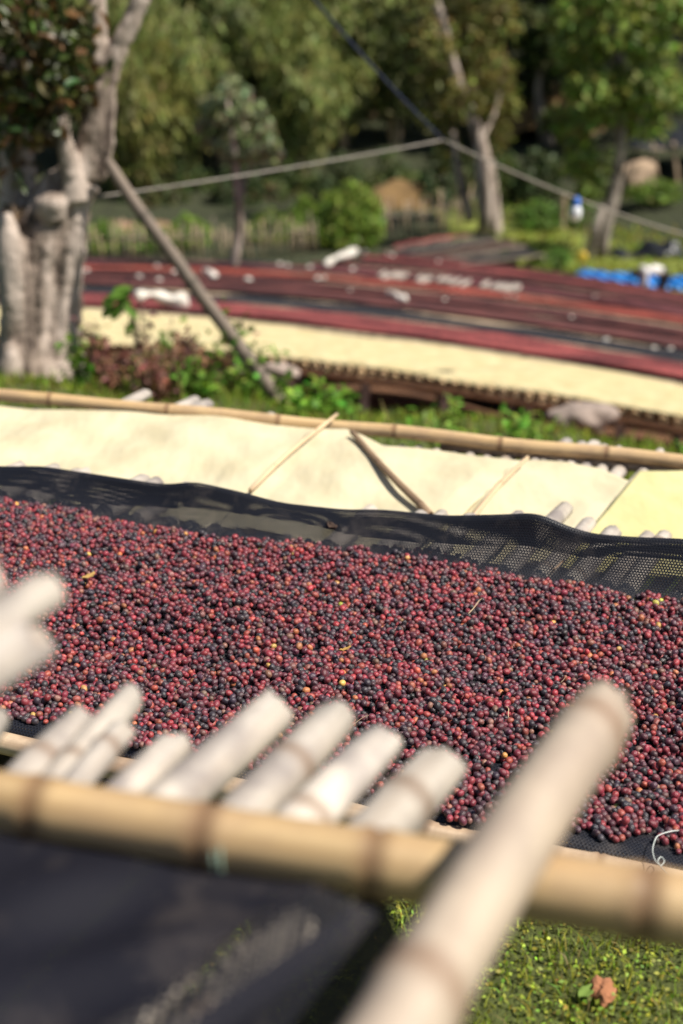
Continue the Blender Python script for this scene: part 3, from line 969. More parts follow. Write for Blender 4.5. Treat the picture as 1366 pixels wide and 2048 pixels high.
t = .05; k = 0
while t < rl3 - .05:
    if min(abs(t - q) for q in done) > .035:
        A = r3a + E3 * t + N3 * rg3.uniform(-.01, .035); A[2] = CAMZ - 1.418 - rg3.uniform(0, .006)
        B = A - CD * 1.0; B[2] = A[2]
        share('cane', slat3[k % 5], B, A, 1.1, b3, k * 1.9, rg3.uniform(.82, 1.0))
    t += .052; k += 1
for a_ in (.3, 1.2, 2.1, 3.0):
    for b_ in (0, -.9):
        q = r3a + E3 * a_ + N3 * b_; g = float(gz(q[0], q[1]))
        pole('post', (q[0], q[1], g - .1), (q[0], q[1], CAMZ - 1.44), .025, .024, M['rail_old'], b3, seed=int(400 + a_ * 10 - b_ * 50))

def cloth(name, left, right, top, bottom, lift, mat, label, seed, nu=90, nv=60, wr=.017):
    """a cloth bounded by four picture-space outlines laid on the bed; it lies at its own distance with its own folds"""
    rg = np.random.default_rng(seed); ph = rg.uniform(0, 6, 12)
    P = np.zeros((nu, nv, 3))
    topx = np.linspace(left[-1][0], right[-1][0], nu)
    for i in range(nu):
        a = i / (nu - 1)
        T = np.array([topx[i], interp_px(top, topx[i])])
        Bx = left[0][0] * (1 - a) + right[0][0] * a
        Bq = np.array([Bx, interp_px(bottom, Bx)])
        for j in range(nv):
            b = j / (nv - 1)
            q = Bq * (1 - b) + T * b
            p = onplane(q[0], q[1], H3 - .016 - lift)
            x, y = p[0], p[1]
            z = wr * (math.sin(x * 7 + y * 5 + ph[0]) + .7 * math.sin(x * 15 - y * 9 + ph[1]) + .5 * abs(math.sin(x * 6 - y * 4 + ph[2])) + .35 * math.sin(x * 31 + y * 22 + ph[3])) * .55
            ed = min(1, min(a, 1 - a, 1 - b) * 9)
            P[i, j] = p + np.array([0, 0, z * (.35 + .65 * ed) + .004])
    o = sheet(name, P, mat, .0012)
    return tag(o, label, 'cloth')
BOT = [(-500, 1000), (0, 1000), (683, 1090), (1366, 1160), (1900, 1220)]
cloth('cloth', [(-420, 0), (-420, 0)], [(560, 0), (645, 0)], [(-420, 778), (0, 814), (200, 824), (420, 836), (560, 848), (660, 860)], BOT, .0, M['tarp'], 'long cream cloth at the left of the bamboo bed', 1)
cloth('cloth', [(430, 0), (612, 0)], [(850, 0), (1042, 0)], [(600, 880), (640, 862), (690, 860), (722, 872), (765, 896), (900, 905), (1042, 925)], BOT, .026, M['tarp'], 'cream cloth with a rounded raised corner beside the dark stick', 2)
cloth('cloth', [(850, 0), (1012, 0)], [(1130, 0), (1262, 0)], [(1000, 940), (1050, 923), (1130, 925), (1200, 935), (1262, 965)], BOT, .014, M['tarp'], 'cream cloth with rounded corners between pale stick and yellow cloth', 3)
cloth('cloth', [(1120, 0), (1278, 0)], [(1900, 0), (1900, 0)], [(1278, 945), (1366, 942), (1900, 1000)], BOT, .040, M['tarp_y'], 'yellower cloth at the right end of the bamboo bed', 4, wr=.007)
def stick(p0, p1, h0, h1, r, mat, label, seed):
    o = pole('stick', onplane(*p0, h0), onplane(*p1, h1), r, r * .8, M[mat], None, seed=seed, sides=10, bend=.006, nodes=None)
    return tag(o, label, 'stick')
stick((500, 982), (674, 826), 1.335, 1.325, .0065, 'stick_tan', 'thin tan stick lying beside the rounded cloth corner', 31)
stick((862, 1034), (704, 862), 1.324, 1.326, .0105, 'stick', 'dark brown stick lying slantwise on the cream cloths', 32)
stick((940, 1040), (1058, 912), 1.325, 1.318, .0075, 'stick_tan', 'tan stick crossing the cloths toward the second rail', 33)

# ================================================================== GRASS AND WEEDS
def blades(name, n, xr, yr, hgt, wid, base, label, seed, mask=None, lean=.5):
    rg = np.random.default_rng(seed)
    X = rg.uniform(*xr, n); Y = rg.uniform(*yr, n)
    if mask is not None:
        k = mask(X, Y, rg); X, Y = X[k], Y[k]
    n = len(X)
    Z = gz(X, Y)
    a = rg.uniform(0, 6.28, n); H = hgt * np.exp(rg.normal(size=n) * .35); W = wid * rg.uniform(.6, 1.4, n)
    ln = rg.uniform(0, lean, n) * H * 1.6
    dx, dy = np.cos(a), np.sin(a)
    b = rg.uniform(0, 6.28, n); sx, sy = np.cos(b) * W * .5, np.sin(b) * W * .5
    P0 = np.stack([X - sx, Y - sy, Z - .005], 1); P1 = np.stack([X + sx, Y + sy, Z - .005], 1)
    m = .55
    Q0 = np.stack([X - sx * .8 + dx * ln * .35, Y - sy * .8 + dy * ln * .35, Z + H * m], 1); Q1 = np.stack([X + sx * .8 + dx * ln * .35, Y + sy * .8 + dy * ln * .35, Z + H * m], 1)
    T = np.stack([X + dx * ln, Y + dy * ln, Z + H * (1 - .3 * rg.uniform(0, 1, n))], 1)
    V = np.stack([P0, P1, Q1, Q0, T], 1).reshape(-1, 3)
    o_ = (np.arange(n) * 5)[:, None]
    F = np.concatenate([o_ + np.array([[0, 1, 2]]), o_ + np.array([[0, 2, 3]]), o_ + np.array([[3, 2, 4]])], 0)
    c = vary(base, n, rg, .16, .3)
    dry = rg.uniform(0, 1, n) < .10; c[dry] = np.array([.30, .24, .09]) * rg.uniform(.6, 1.2, (dry.sum(), 1))
    o = obj(name, raw_mesh(name, V, F, smooth=False, cols=np.repeat(c, 5, 0)), M['leaf'])
    return tag(o, label, 'grass', kind='stuff')
blades('grass', 28000, (-.6, 1.3), (1.0, 2.35), .017, .0030, (.29, .33, .045), 'short sunlit grass below the closest rail', 41, lean=.9)
# clover between the blades
rg = np.random.default_rng(42); n = 26000
X = rg.uniform(-.5, 1.2, n); Y = rg.uniform(1.1, 2.3, n)
cl = np.sin(X * 19 + 2 * np.sin(Y * 13)) * np.cos(Y * 21) > -.55; X, Y = X[cl], Y[cl]; n = len(X)
C = np.stack([X, Y, gz(X, Y) + rg.uniform(.004, .024, n)], 1)
D = np.stack([rg.normal(size=n), rg.normal(size=n), rg.normal(size=n) * .3], 1)
nr_ = np.stack([rg.normal(size=n) * .5, rg.normal(size=n) * .5, np.ones(n)], 1)
o = obj('clover', leaf_mesh('clover', C, D, rg.uniform(.004, .011, n), rg.uniform(.003, .007, n), vary((.29, .34, .05), n, rg, .16, .35), rg, False, nr_), M['leaf'])
tag(o, 'tiny clover leaves mixed into the near grass', 'clover', kind='stuff')
def inbank(X, Y, rg):
    s = s_of(X, Y)
    return (s > 4.35) & (s < 8.9) & (rg.uniform(0, 1, len(X)) < .45 + .55 * (np.sin(X * 2.3 + 1) * np.sin(Y * 2.9) > -.2))
blades('grass', 60000, (-4.2, 4.6), (3.6, 10.5), .050, .010, (.22, .28, .035), 'green grass on the bank behind the bamboo bed', 43, inbank)
def tufts(X, Y, rg):
    s = s_of(X, Y)
    return (s > 5.8) & (s < 8.9) & (np.sin(X * 1.9 + .6) * np.sin(Y * 2.3 + X) > .25)
blades('grass', 9000, (-4.2, 4.6), (5, 10.5), .085, .012, (.20, .29, .035), 'taller grass tufts on the crest of the bank', 44, tufts)
def lawn(X, Y, rg):
    s = s_of(X, Y); return (s > 33.3) & (s < 46) & (X > 3.5 + 1.5 * np.sin(Y))
blades('grass', 30000, (2, 17), (22, 46), .10, .06, (.27, .31, .05), 'yellow green lawn beyond the far beds', 45, lawn)
# red clod lying in the grass
def lump(name, c, r, mat, seed, sub=3, rough=.25, sq=(1, 1, .8)):
    import bmesh
    rgl = np.random.default_rng(seed)
    bm = bmesh.new(); bmesh.ops.create_icosphere(bm, subdivisions=sub, radius=1)
    me = bpy.data.meshes.new(name); bm.to_mesh(me); bm.free()
    co = np.empty(len(me.vertices) * 3); me.vertices.foreach_get('co', co); co = co.reshape(-1, 3)
    d = np.ones(len(co))
    for k in range(9):
        f = rgl.normal(size=3) * (1.2 + k * .7); d += rough / (1 + k * .45) * np.sin(co @ f + rgl.uniform(0, 6)) * .7
    co = co * d[:, None] * r * np.array(sq)
    me.vertices.foreach_set('co', co.ravel().astype(np.float32)); me.update()
    o = obj(name, me, mat); o.location = tuple(c)
    return o
g = ground(1206, 2000)
tag(lump('soil_clod', g + np.array([0, 0, .014]), .017, M['clod'], 4, 3, .4), 'reddish brown clod of earth in the near grass', 'soil clod')
g = ground(1170, 2010)
o = leaf_thing('broad_leaf', 1165, 1700, .03, .018, .8, (.16, .24, .05), 'single broad pale green leaf beside the red clod', .0, .15)
for v in o.data.vertices: v.co = v.co + Vector(g - on_pile(1165, 1700) + np.array([0, 0, .02]))

def herb(px, py, Y, H, spread, n, base, label, name='weed', mat='leaf', lsize=.05, group='weeds on the grassy bank', seed=1, cat='weed'):
    rg = np.random.default_rng(seed)
    p = at_y(px, py, Y); p[2] = float(gz(p[0], p[1]))
    e_ = empty(name, p)
    ns = 7
    C, D, N_ = [], [], []
    stems = []
    for k in range(ns):
        a = rg.uniform(0, 6.28); out = spread * rg.uniform(.2, 1); h = H * rg.uniform(.6, 1.05)
        pts = np.array([p + np.array([math.cos(a) * out * t ** 1.4, math.sin(a) * out * t ** 1.4, h * t - .02]) for t in np.linspace(0, 1, 6)])
        stems.append(tube_data(pts, np.linspace(.006, .002, 6), 5))
        for q in range(max(3, n // ns)):
            t = rg.uniform(.2, 1.0); c = np.array([np.interp(t, np.linspace(0, 1, 6), pts[:, i]) for i in range(3)]) + rg.normal(size=3) * lsize * .8
            C.append(c); dd = np.array([math.cos(a), math.sin(a), 0]) * .4 + rg.normal(size=3) * .7 + np.array([0, 0, .1]); D.append(dd); N_.append(rg.normal(size=3) * .5 + np.array([0, 0, 1]))
    v, f = join_data(stems)
    obj('stem', raw_mesh('stem', v, f, cols=np.tile(np.array(base) * .8, (len(v), 1))), M[mat], e_)
    C, D, N_ = map(np.array, (C, D, N_)); n2 = len(C)
    obj('foliage', leaf_mesh('foliage', C, D, lsize * rg.uniform(.7, 1.5, n2), lsize * rg.uniform(.35, .7, n2), vary(np.array(base) * 1.6, n2, rg, .15, .3), rg, True, N_), M[mat], e_)
    return tag(e_, label, cat, group)
herbs = [(165, 770, 7.6, .42, .16, 90, (.10, .20, .025), 'bright green weed at the foot of the big tree trunk', 'leaf'),
         (330, 770, 7.9, .32, .35, 150, (.10, .18, .022), 'green weed growing behind the brown dried brush', 'leaf'),
         (415, 790, 7.6, .28, .25, 110, (.11, .20, .025), 'green weed between dried brush and leaning pole', 'leaf'),
         (500, 780, 7.8, .26, .3, 140, (.13, .22, .028), 'light green weed just left of the leaning pole foot', 'leaf'),
         (600, 815, 7.0, .17, .3, 150, (.12, .22, .026), 'wide low weed in front of the leaning pole foot', 'leaf'),
         (690, 815, 7.2, .14, .25, 110, (.10, .19, .022), 'low weed right of the leaning pole foot', 'leaf'),
         (880, 850, 6.6, .16, .2, 70, (.12, .20, .026), 'small weed on the grass below the dark earth bank', 'leaf'),
         (1050, 850, 6.6, .13, .16, 70, (.11, .21, .025), 'small weed left of the boulder', 'leaf')]
for k, (px, py, Y, H, sp_, n, base, lab, mt) in enumerate(herbs):
    herb(px, py, Y, H, sp_, n, base, lab, 'weed', mt, .06, seed=70 + k)
for k, (px, py, Y, H, sp_, lab) in enumerate([(235, 775, 7.7, .42, .30, 'brown dried brush nearest the big tree'), (310, 785, 7.5, .36, .36, 'brown dried brush above the protruding cane ends'), (395, 770, 7.8, .40, .3, 'brown dried brush next to the green weeds')]):
    herb(px, py, Y, H, sp_, 420, (.13, .065, .045), lab, 'dried_brush', 'dry', .045, 'dried brush on the bank', 90 + k, 'dry brush')
herb(283, 770, 7.9, .62, .06, 34, (.10, .05, .045), 'tall dark reddish seed stalk above the dried brush', 'weed', 'dry', .06, seed=97)

# sapling with broad leaves in front of the far yellow cloth
def sapling():
    Y = 7.4
    p = at_y(258, 775, Y); p[2] = float(gz(p[0], p[1]))
    e_ = empty('sapling', p)
    tipq = at_y(245, 590, Y)
    pts = np.array([p * (1 - t) + tipq * t + np.array([.05 * math.sin(t * 3), 0, 0]) for t in np.linspace(0, 1, 9)])
    v, f = tube_data(pts, np.linspace(.006, .003, 9), 6)
    obj('stem', raw_mesh('stem', v, f, cols=np.tile((.12, .12, .05), (len(v), 1))), M['leaf'], e_)
    rg = np.random.default_rng(8)
    for (px, py, L, W, d) in [(240, 585, .14, .07, (1, .2, .5)), (222, 602, .13, .07, (-1, .1, -.5)), (252, 612, .12, .07, (.3, .4, -1)), (232, 622, .12, .06, (-.5, -.2, -1)), (262, 625, .11, .05, (.6, .1, -.6)), (215, 625, .09, .05, (-1, 0, -.8)), (262, 650, .09, .04, (.2, .2, -1)), (255, 660, .07, .035, (-.2, 0, -1)), (246, 596, .12, .06, (.6, -.3, .8))]:
        c = at_y(px, py, Y + rg.uniform(-.05, .05))[None]
        obj('leaf', leaf_mesh('leaf', c, np.array([d], float), L, W, np.array([[.13, .25, .035]]) * rg.uniform(.7, 1.2), rg, True, np.array([[.4, -.6, .7]])), M['leaf'], e_)
    tag(e_, 'young sapling with broad green leaves before the far yellow cloth', 'sapling')
sapling()

# ================================================================== LEFT TREE
TY = 8.1
def tp(px, py, dy=0.0): return at_y(px, py, TY + dy)
def big_tree():
    base = tp(75, 770); base[2] = float(gz(base[0], base[1])) - .05
    e_ = empty('old_tree', base)
    def limb(path, rads, n=18):
        path = np.array(path); s = np.linspace(0, len(path) - 1, n)
        p = np.stack([np.interp(s, np.arange(len(path)), path[:, i]) for i in range(3)], 1)
        k = np.array([.25, .5, .25])
        for _ in range(2):
            q = p.copy(); q[1:-1] = p[:-2] * .25 + p[1:-1] * .5 + p[2:] * .25; p = q
        return tube_data(p, np.interp(s, np.arange(len(rads)), rads), 14)
    sc_ = TY * 1.07 / FPX
    parts = []
    # fluted bole, then the limbs that grow out of it
    bole = np.array([tp(*q) for q in [(88, 812, 0), (80, 740, 0), (80, 650, 0), (84, 560, 0), (98, 470, 0), (128, 400, 0), (165, 350, 0)]])
    bs = np.linspace(0, 6, 60); bp = np.stack([np.interp(bs, np.arange(7), bole[:, i]) for i in range(3)], 1)
    for _ in range(3): bp[1:-1] = bp[:-2] * .25 + bp[1:-1] * .5 + bp[2:] * .25
    br = np.interp(bs, np.arange(7), np.array([104, 82, 72, 70, 68, 52, 36]) * sc_)
    def flutes(a_, k):
        tw = 1.1 * k
        f_ = 1 + .10 * np.sin(6 * a_ + 2.2 * tw + .5 * np.sin(7 * k)) + .07 * np.sin(11 * a_ - 3 * tw + np.sin(5 * k)) + .05 * np.sin(3 * a_ + 1 + 4 * k) + .03 * np.sin(19 * a_ + 9 * k)
        return f_ + max(0, .12 - k) * 2.2 * np.maximum(0, np.sin(5 * a_ + 1.5)) ** 2
    parts.append(tube_data(bp, br, 56, True, flutes))
    for (pts, rr) in [
        ([(30, 720, -.24), (28, 600, -.26), (24, 500, -.26), (10, 425, -.25)], [20, 28, 27, 14]),
        ([(52, 800, -.3), (50, 660, -.2), (48, 530, -.17), (62, 440, -.12)], [34, 27, 25, 18]),
        ([(30, 560, .1), (20, 470, .1), (40, 380, .15), (30, 250, .2), (-20, 60, .3), (-60, -200, .3)], [36, 34, 34, 30, 28, 22]),
        ([(172, 350, 0), (192, 280, 0), (200, 210, 0), (203, 165, 0)], [36, 34, 29, 27]),
        ([(203, 175, 0), (196, 110, 0.02), (195, 40, .02), (190, -40, .05), (170, -200, .1), (150, -420, .1)], [25, 20, 18, 18, 15, 9]),
        ([(203, 175, 0), (226, 120, -.02), (252, 65, 0), (282, 0, 0), (340, -120, .05), (410, -270, .1), (440, -420, .1)], [24, 19, 17, 17, 15, 12, 8]),
        ([(150, 400, -.1), (142, 340, -.12), (128, 285, -.15), (126, 235, -.15), (112, 150, -.1), (95, 40, -.05)], [26, 20, 15, 12, 9, 7]),
        ([(105, 425, -.12), (103, 398, -.16), (100, 385, -.16)], [34, 30, 12]),
        ([(100, 800, -.3), (110, 740, -.16), (118, 690, -.06)], [16, 20, 16]),
        ([(160, 810, -.1), (142, 750, -.04), (128, 690, 0)], [30, 24, 18]),
        ([(-5, 810, -.3), (22, 740, -.4), (30, 690, -.34)], [26, 24, 20]),
    ]:
        parts.append(limb([tp(*q) for q in pts], np.array(rr) * sc_))
    v, f = join_data(parts)
    o = obj('trunk', raw_mesh('trunk', v, f), M['bark'], e_)
    rm = o.modifiers.new('merge', 'REMESH'); rm.mode = 'VOXEL'; rm.voxel_size = .013; rm.use_smooth_shade = True
    sm = o.modifiers.new('soften', 'SMOOTH'); sm.iterations = 1; sm.factor = .5
    tx = bpy.data.textures.new('bark_relief', 'CLOUDS'); tx.noise_scale = .07; tx.noise_depth = 4
    dm = o.modifiers.new('relief', 'DISPLACE'); dm.texture = tx; dm.strength = .028; dm.mid_level = .5; dm.texture_coords = 'GLOBAL'
    # broken brown stump piece
    v, f = limb([tp(2, 470, -.15), tp(12, 440, -.15), tp(25, 425, -.12), tp(52, 418, -.1)], np.array([20, 22, 18, 6]) * sc_, 10)
    obj('broken_branch', raw_mesh('broken_branch', v, f), M['stick'], e_)
    # leaves: dark glossy clumps on the left, and an unseen crown higher up, added to shade them
    rg = np.random.default_rng(17)
    C = []
    for (px, py, rx, ry, n, dz) in [(40, 60, 70, 70, 170, -.1), (120, 110, 60, 60, 170, -.15), (30, 190, 55, 60, 150, -.15), (100, 200, 50, 50, 130, -.1), (150, 70, 35, 60, 90, -.2), (60, 260, 45, 35, 70, -.15), (20, 20, 60, 60, 130, -.1), (150, 150, 30, 40, 70, -.15), (20, 330, 25, 40, 20, -.1), (-80, 120, 80, 160, 260, 0)]:
        q = tp(px, py, dz)
        C.append(q + rg.normal(size=(n, 3)) * np.array([rx * sc_ * .6, .16, ry * sc_ * .6]))
    C = np.concatenate(C); n = len(C)
    D = rg.normal(size=(n, 3)) * .7 + np.array([0, -.2, -.5])
    col = vary((.065, .075, .018), n, rg, .2, .35)
    br = rg.uniform(0, 1, n) < .14; col[br] = np.array([.20, .10, .035]) * rg.uniform(.5, 1.2, (br.sum(), 1))
    obj('crown', leaf_mesh('crown', C, D, rg.uniform(.07, .13, n), rg.uniform(.035, .06, n), col, rg, True, rg.normal(size=(n, 3)) + np.array([0, -.3, 1])), M['leaf_gloss'], e_)
    C = []
    for k in range(90):
        c = tp(-190 + rg.normal() * 110, -300 - abs(rg.normal()) * 210, rg.normal() * .9)
        C.append(c + rg.normal(size=(80, 3)) * np.array([.24, .24, .15]))
    C = np.concatenate(C); n = len(C)
    obj('crown', leaf_mesh('crown', C, rg.normal(size=(n, 3)) + np.array([0, 0, -.4]), rg.uniform(.09, .16, n), rg.uniform(.05, .08, n), vary((.07, .09, .02), n, rg, .2, .3), rg, False), M['leaf_gloss'], e_)
    tag(e_, 'old pale tree with fluted trunk and dark glossy leaves', 'tree')
big_tree()

# leaning pole
pb = at_y(575, 762, 7.6); pb[2] = float(gz(pb[0], pb[1]))
pt = at_y(212, 318, TY - .12)
o = pole('leaning_pole', pb - np.array([0, 0, .05]), pt, .043, .034, M['stick_grey'], None, seed=51, sides=14, bend=.03, nodes=[.4, .9, 1.35, 1.8, 2.2])
tag(o, 'grey brown pole leaning against the old tree', 'pole')
# vine on the pole
rg = np.random.default_rng(61)
vt = np.linspace(.06, .36, 40)[:, None]
vp = pb * (1 - vt) + pt * vt
vp += np.stack([.06 * np.cos(vt[:, 0] * 60), .06 * np.sin(vt[:, 0] * 60), 0 * vt[:, 0]], 1)
ve = empty('vine', pb)
obj('stem', raw_mesh('stem', *tube_data(vp, .004, 5), cols=np.tile((.1, .14, .03), (200, 1))), M['leaf'], ve)
C = vp[rg.integers(0, 40, 60)] + rg.normal(size=(60, 3)) * .05
obj('foliage', leaf_mesh('foliage', C, rg.normal(size=(60, 3)), rg.uniform(.04, .09, 60), rg.uniform(.03, .05, 60), vary((.12, .2, .03), 60, rg), rg, True), M['leaf'], ve)
tag(ve, 'thin green vine climbing the leaning pole', 'vine')

# boulder and stones under the far yellow bed
def rock_at(px, py, Y, r, seed, label, sq=(1.4, 1, .75), mat='rock'):
    p = at_y(px, py, Y)
    tag(lump('boulder', p, r, M[mat], seed, 4, .22, sq), label, 'boulder')
rock_at(1165, 836, 8.75, .125, 12, 'pale boulder under the edge of the yellow bed', (1.6, 1, .75))
rock_at(560, 745, 9.0, .08, 13, 'small pale stone by the foot of the leaning pole', (1.5, 1, .8))
rock_at(490, 734, 9.2, .07, 14, 'small pale stone left of the leaning pole', (1.5, 1, .8))

# ================================================================== FAR FIELD OF BEDS
def strip(name, s0, s1, x0, x1, mat, up, parent=None, nx=60, ns=8, rough=.02, seed=0, crown=.0, droop=0.0, ragged=0.0):
    rg = np.random.default_rng(seed); ph = rg.uniform(0, 6, 6)
    X = np.linspace(x0, x1, nx); P = np.zeros((nx, ns, 3))
    for i, x in enumerate(X):
        w0 = ragged * (math.sin(x * 1.7 + ph[0]) + .6 * math.sin(x * 4.3 + ph[1])); w1 = ragged * (math.sin(x * 1.3 + ph[2]) + .6 * math.sin(x * 5.1 + ph[3]))
        for j in range(ns):
            b = j / (ns - 1); s = s0 + w0 + (s1 + w1 - s0 - w0) * b
            z = up + crown * math.sin(math.pi * b) + rough * math.sin(x * 3.1 + s * 7 + ph[4]) * math.sin(s * 5 + x * 1.1 + ph[5])
            if droop and j == 0: z -= droop * (1 + .35 * math.sin(x * 2.1 + ph[0]) + .2 * math.sin(x * 7 + ph[1]))
            P[i, j] = fieldpt(x, s, z)
    return sheet(name, P, mat, 0, parent)

def rail_field(s, x0, x1, up, r, mat, parent, n=40, name='rail'):
    pts = np.array([fieldpt(x, s, up) for x in np.linspace(x0, x1, n)])
    return tube(name, pts, r, mat, parent, 8)

post_me = bamboo_mesh(1.0, .035, .033, [.3, .62], 0, 10, 501); post_me.materials.append(M['cane'])
def far_bed(s0, s1, x0, x1, label, npost=6, posts_up=.02, seed=0):
    rg = np.random.default_rng(seed)
    c = fieldpt((x0 + x1) / 2, (s0 + s1) / 2); c[2] = float(gz(c[0], c[1]))
    e_ = empty('drying_bed', c)
    tag(e_, label, 'drying bed', 'far drying beds')
    strip('net_floor', s0, s1, x0, x1, M['net_far'], 0, e_, seed=seed, droop=.12)
    rail_field(s0 + .03, x0, x1, -.03, .028, M['rail_old'], e_)
    rail_field(s1 - .03, x0, x1, -.03, .028, M['rail_old'], e_)
    for k in range(npost):
        for sv in (s0 + .05, s1 - .05):
            x = x0 + (x1 - x0) * (k + .5) / npost + rg.uniform(-.2, .2)
            q = fieldpt(x, sv, 0); g = float(gz(q[0], q[1]))
            share('post', post_me, (q[0], q[1], g - .1), (q[0], q[1], q[2] + posts_up * rg.uniform(.3, 1.4)), 1.0, e_)
    return e_
def far_cherries(s0, s1, x0, x1, mat, label, seed, up=.03):
    o = strip('coffee_cherries', s0, s1, x0, x1, M[mat], up, None, nx=90, ns=14, rough=.012, seed=seed, crown=.02, ragged=.035)
    return tag(o, label, 'coffee cherries', kind='stuff')

# yellow-covered bed with its row of cane ends
def yellow_bed():
    x0, x1 = -3.6, 3.4
    c = fieldpt(0, 10.8); c[2] = float(gz(c[0], c[1]))
    e_ = empty('drying_bed', c)
    tag(e_, 'raised bed under the long yellow cloth beyond the grass', 'drying bed', 'far drying beds')
    rail_field(10.43, x0, x1, -.12, .03, M['rail_old'], e_)
    rail_field(11.7, x0, x1, -.10, .03, M['rail_old'], e_)
    me = bamboo_mesh(1.9, .026, .025, [.3, .7, 1.2, 1.6], 0, 10, 505); me.materials.append(M['rail'])
    rg = np.random.default_rng(9)
    x = x0
    while x < x1:
        a = fieldpt(x, 10.30 + rg.uniform(-.04, .04), -.055); b = fieldpt(x + .1, 11.75, -.055)
        share('cane', me, a, b, 1.9, e_, x * 5, rg.uniform(.8, 1.05)); x += .085
    for k in range(12):
        for sv in (10.46, 11.6):
            x = x0 + (x1 - x0) * (k + .5) / 12
            q = fieldpt(x, sv, 0); g = float(gz(q[0], q[1]))
            share('post', post_me, (q[0] + rg.uniform(-.06, .06), q[1], g - .1), (q[0], q[1], q[2] - .1), 1.0, e_)
    o = strip('cloth', 10.38, 11.80, x0, x1, M['tarp_y2'], .0, None, nx=160, ns=16, rough=.012, seed=3, droop=.025, ragged=.012)
    md = o.modifiers.new('thickness', 'SOLIDIFY'); md.thickness = .003; md.offset = 1
    tag(o, 'long yellow cloth stretched along the far side of the grass', 'cloth')
M['tarp_y2'] = cloth_mat('pale_yellow_cloth', (.76, .655, .38), (.66, .545, .28))
yellow_bed()
def XR(s): return -.25 * s - .3, .235 * s + .6
rows = [ # s0, s1, cherries material, labels
    (11.98, 13.6, 'fc_red', 'vivid red', 'first'), (13.85, 15.05, None, 'empty black', 'second'), (15.2, 17.15, 'fc_dark', 'dark brownish', 'third'),
    (17.4, 19.3, 'fc_dark', 'dark mixed', 'fourth'), (19.95, 22.0, 'fc_bright', 'bright red', 'fifth'), (22.7, 24.6, 'fc_purple', 'purplish', 'sixth')]
for k, (s0, s1, mt, cn, od) in enumerate(rows):
    x0, x1 = XR(s0)
    far_bed(s0, s1, x0, x1, '%s bed beyond the long yellow cloth, %s' % (od, 'bare black net' if mt is None else 'covered in %s cherries' % cn), 8, -.04, 600 + k)
    if mt: far_cherries(s0 + .1, s1 - .2, x0 + .05, x1 - .05, mt, '%s cherries on the %s bed beyond the yellow cloth' % (cn, od), 620 + k)
rows2 = [(24.9, 26.4, 'fc_purple', 'purple', 'seventh'), (27.0, 28.8, 'fc_dark', 'dark red', 'eighth'), (29.2, 31.0, 'fc_red', 'red', 'ninth'), (31.4, 33.2, 'fc_dark', 'blackish red', 'tenth')]
for k, (s0, s1, mt, cn, od) in enumerate(rows2):
    x0, x1 = -.6 + .5 * k, XR(s0)[1] + .3
    far_bed(s0, s1, x0, x1, '%s bed beyond the yellow cloth, in the right hand field' % od, 6, -.04, 640 + k)
    far_cherries(s0 + .1, s1 - .15, x0 + .05, x1 - .05, mt, '%s cherries on the %s bed of the far field' % (cn, od), 660 + k)
# bed closing the field at the left
far_bed(25.0, 26.0, -6.8, -1.0, 'bare black net bed before the stick fence at the left', 6, -.03, 690)

def onfield(px, py, up=.03):
    d = ray(px, py); lo, hi = 9.0, 60.0
    for _ in range(50):
        m = (lo + hi) / 2; p = ORG + d * m; s = p[1]
        for _q in range(5): s = p[1] + np.interp(s, [10, 11.8, 21, 33], [.42, .46, .35, .33]) * p[0] + np.interp(s, [10, 21], [.05, .04]) * p[0] ** 2
        if p[2] < CAMZ - float(hbed(s)) + up: hi = m
        else: lo = m
    return ORG + d * hi
# pale row of bare cane ends between two beds
row_bed = empty('cane_rack', onfield(900, 570)); tag(row_bed, 'row of bare white cane ends between the far red beds', 'cane rack')
me = bamboo_mesh(.7, .030, .028, [.2, .5], 0, 10, 511); me.materials.append(M['cane'])
for (xa, xb) in ((757, 806), (832, 852), (874, 934), (962, 1034)):
    x = xa
    while x < xb:
        y = 551 + (x - 757) * .098
        a = onfield(x, y + 4 + 3 * math.sin(x * 3.7), .05); b = a + np.array([.12, .55, -.06])
        share('cane', me, b, a, .7, row_bed, x, 1); x += 9 + 3 * math.sin(x * 1.9)
# bright post tops and small white things scattered over the field
bits = [(172, 541), (278, 553), (315, 531), (318, 560), (349, 543), (371, 539), (497, 558), (560, 528), (575, 530), (620, 534), (634, 556), (648, 556), (700, 580), (730, 503), (777, 508), (785, 510), (877, 522), (1015, 590), (1030, 594), (1144, 634), (1212, 679), (1308, 695), (1342, 697), (1190, 592), (810, 594), (890, 598), (705, 538)]
for k, (px, py) in enumerate(bits):
    p = onfield(px, py, .06)
    o = lump('white_scrap', p, .020 if py > 560 else .032, M['white'], 700 + k, 2, .3, (1.2, .8, .7))
    tag(o, 'small white scrap lying on a far drying bed', 'scrap', 'white scraps on the far beds')

def sack(name, px0, py0, px1, py1, r, label, seed, cat='sack'):
    a, b = onfield(px0, py0, .1), onfield(px1, py1, .1)
    n = 26; t = np.linspace(0, 1, n)[:, None]; rg = np.random.default_rng(seed)
    p = a * (1 - t) + b * t; p[:, 2] += .03 * np.sin(t[:, 0] * 6) + .02
    rr = r * (.75 + .3 * np.sin(t[:, 0] * 5 + 3.4) + .12 * np.sin(t[:, 0] * 17)); rr[0] *= .4; rr[-1] *= .6
    ph = rg.uniform(0, 6, 3)
    v, f = tube_data(p, rr, 18, True, lambda a_, k: 1 + .12 * np.sin(3 * a_ + ph[0] + k * 5) + .07 * np.sin(7 * a_ + ph[1] + k * 3))
    return tag(obj(name, raw_mesh(name, v, f), M['white']), label, cat)
sack('cloth_bundle', 272, 599, 376, 602, .075, 'white cloth bundle lying on the beds near the old tree', 1, 'bundle')
sack('cloth_bundle', 652, 531, 710, 502, .095, 'white roll lying at the corner of the far beds', 2, 'bundle')
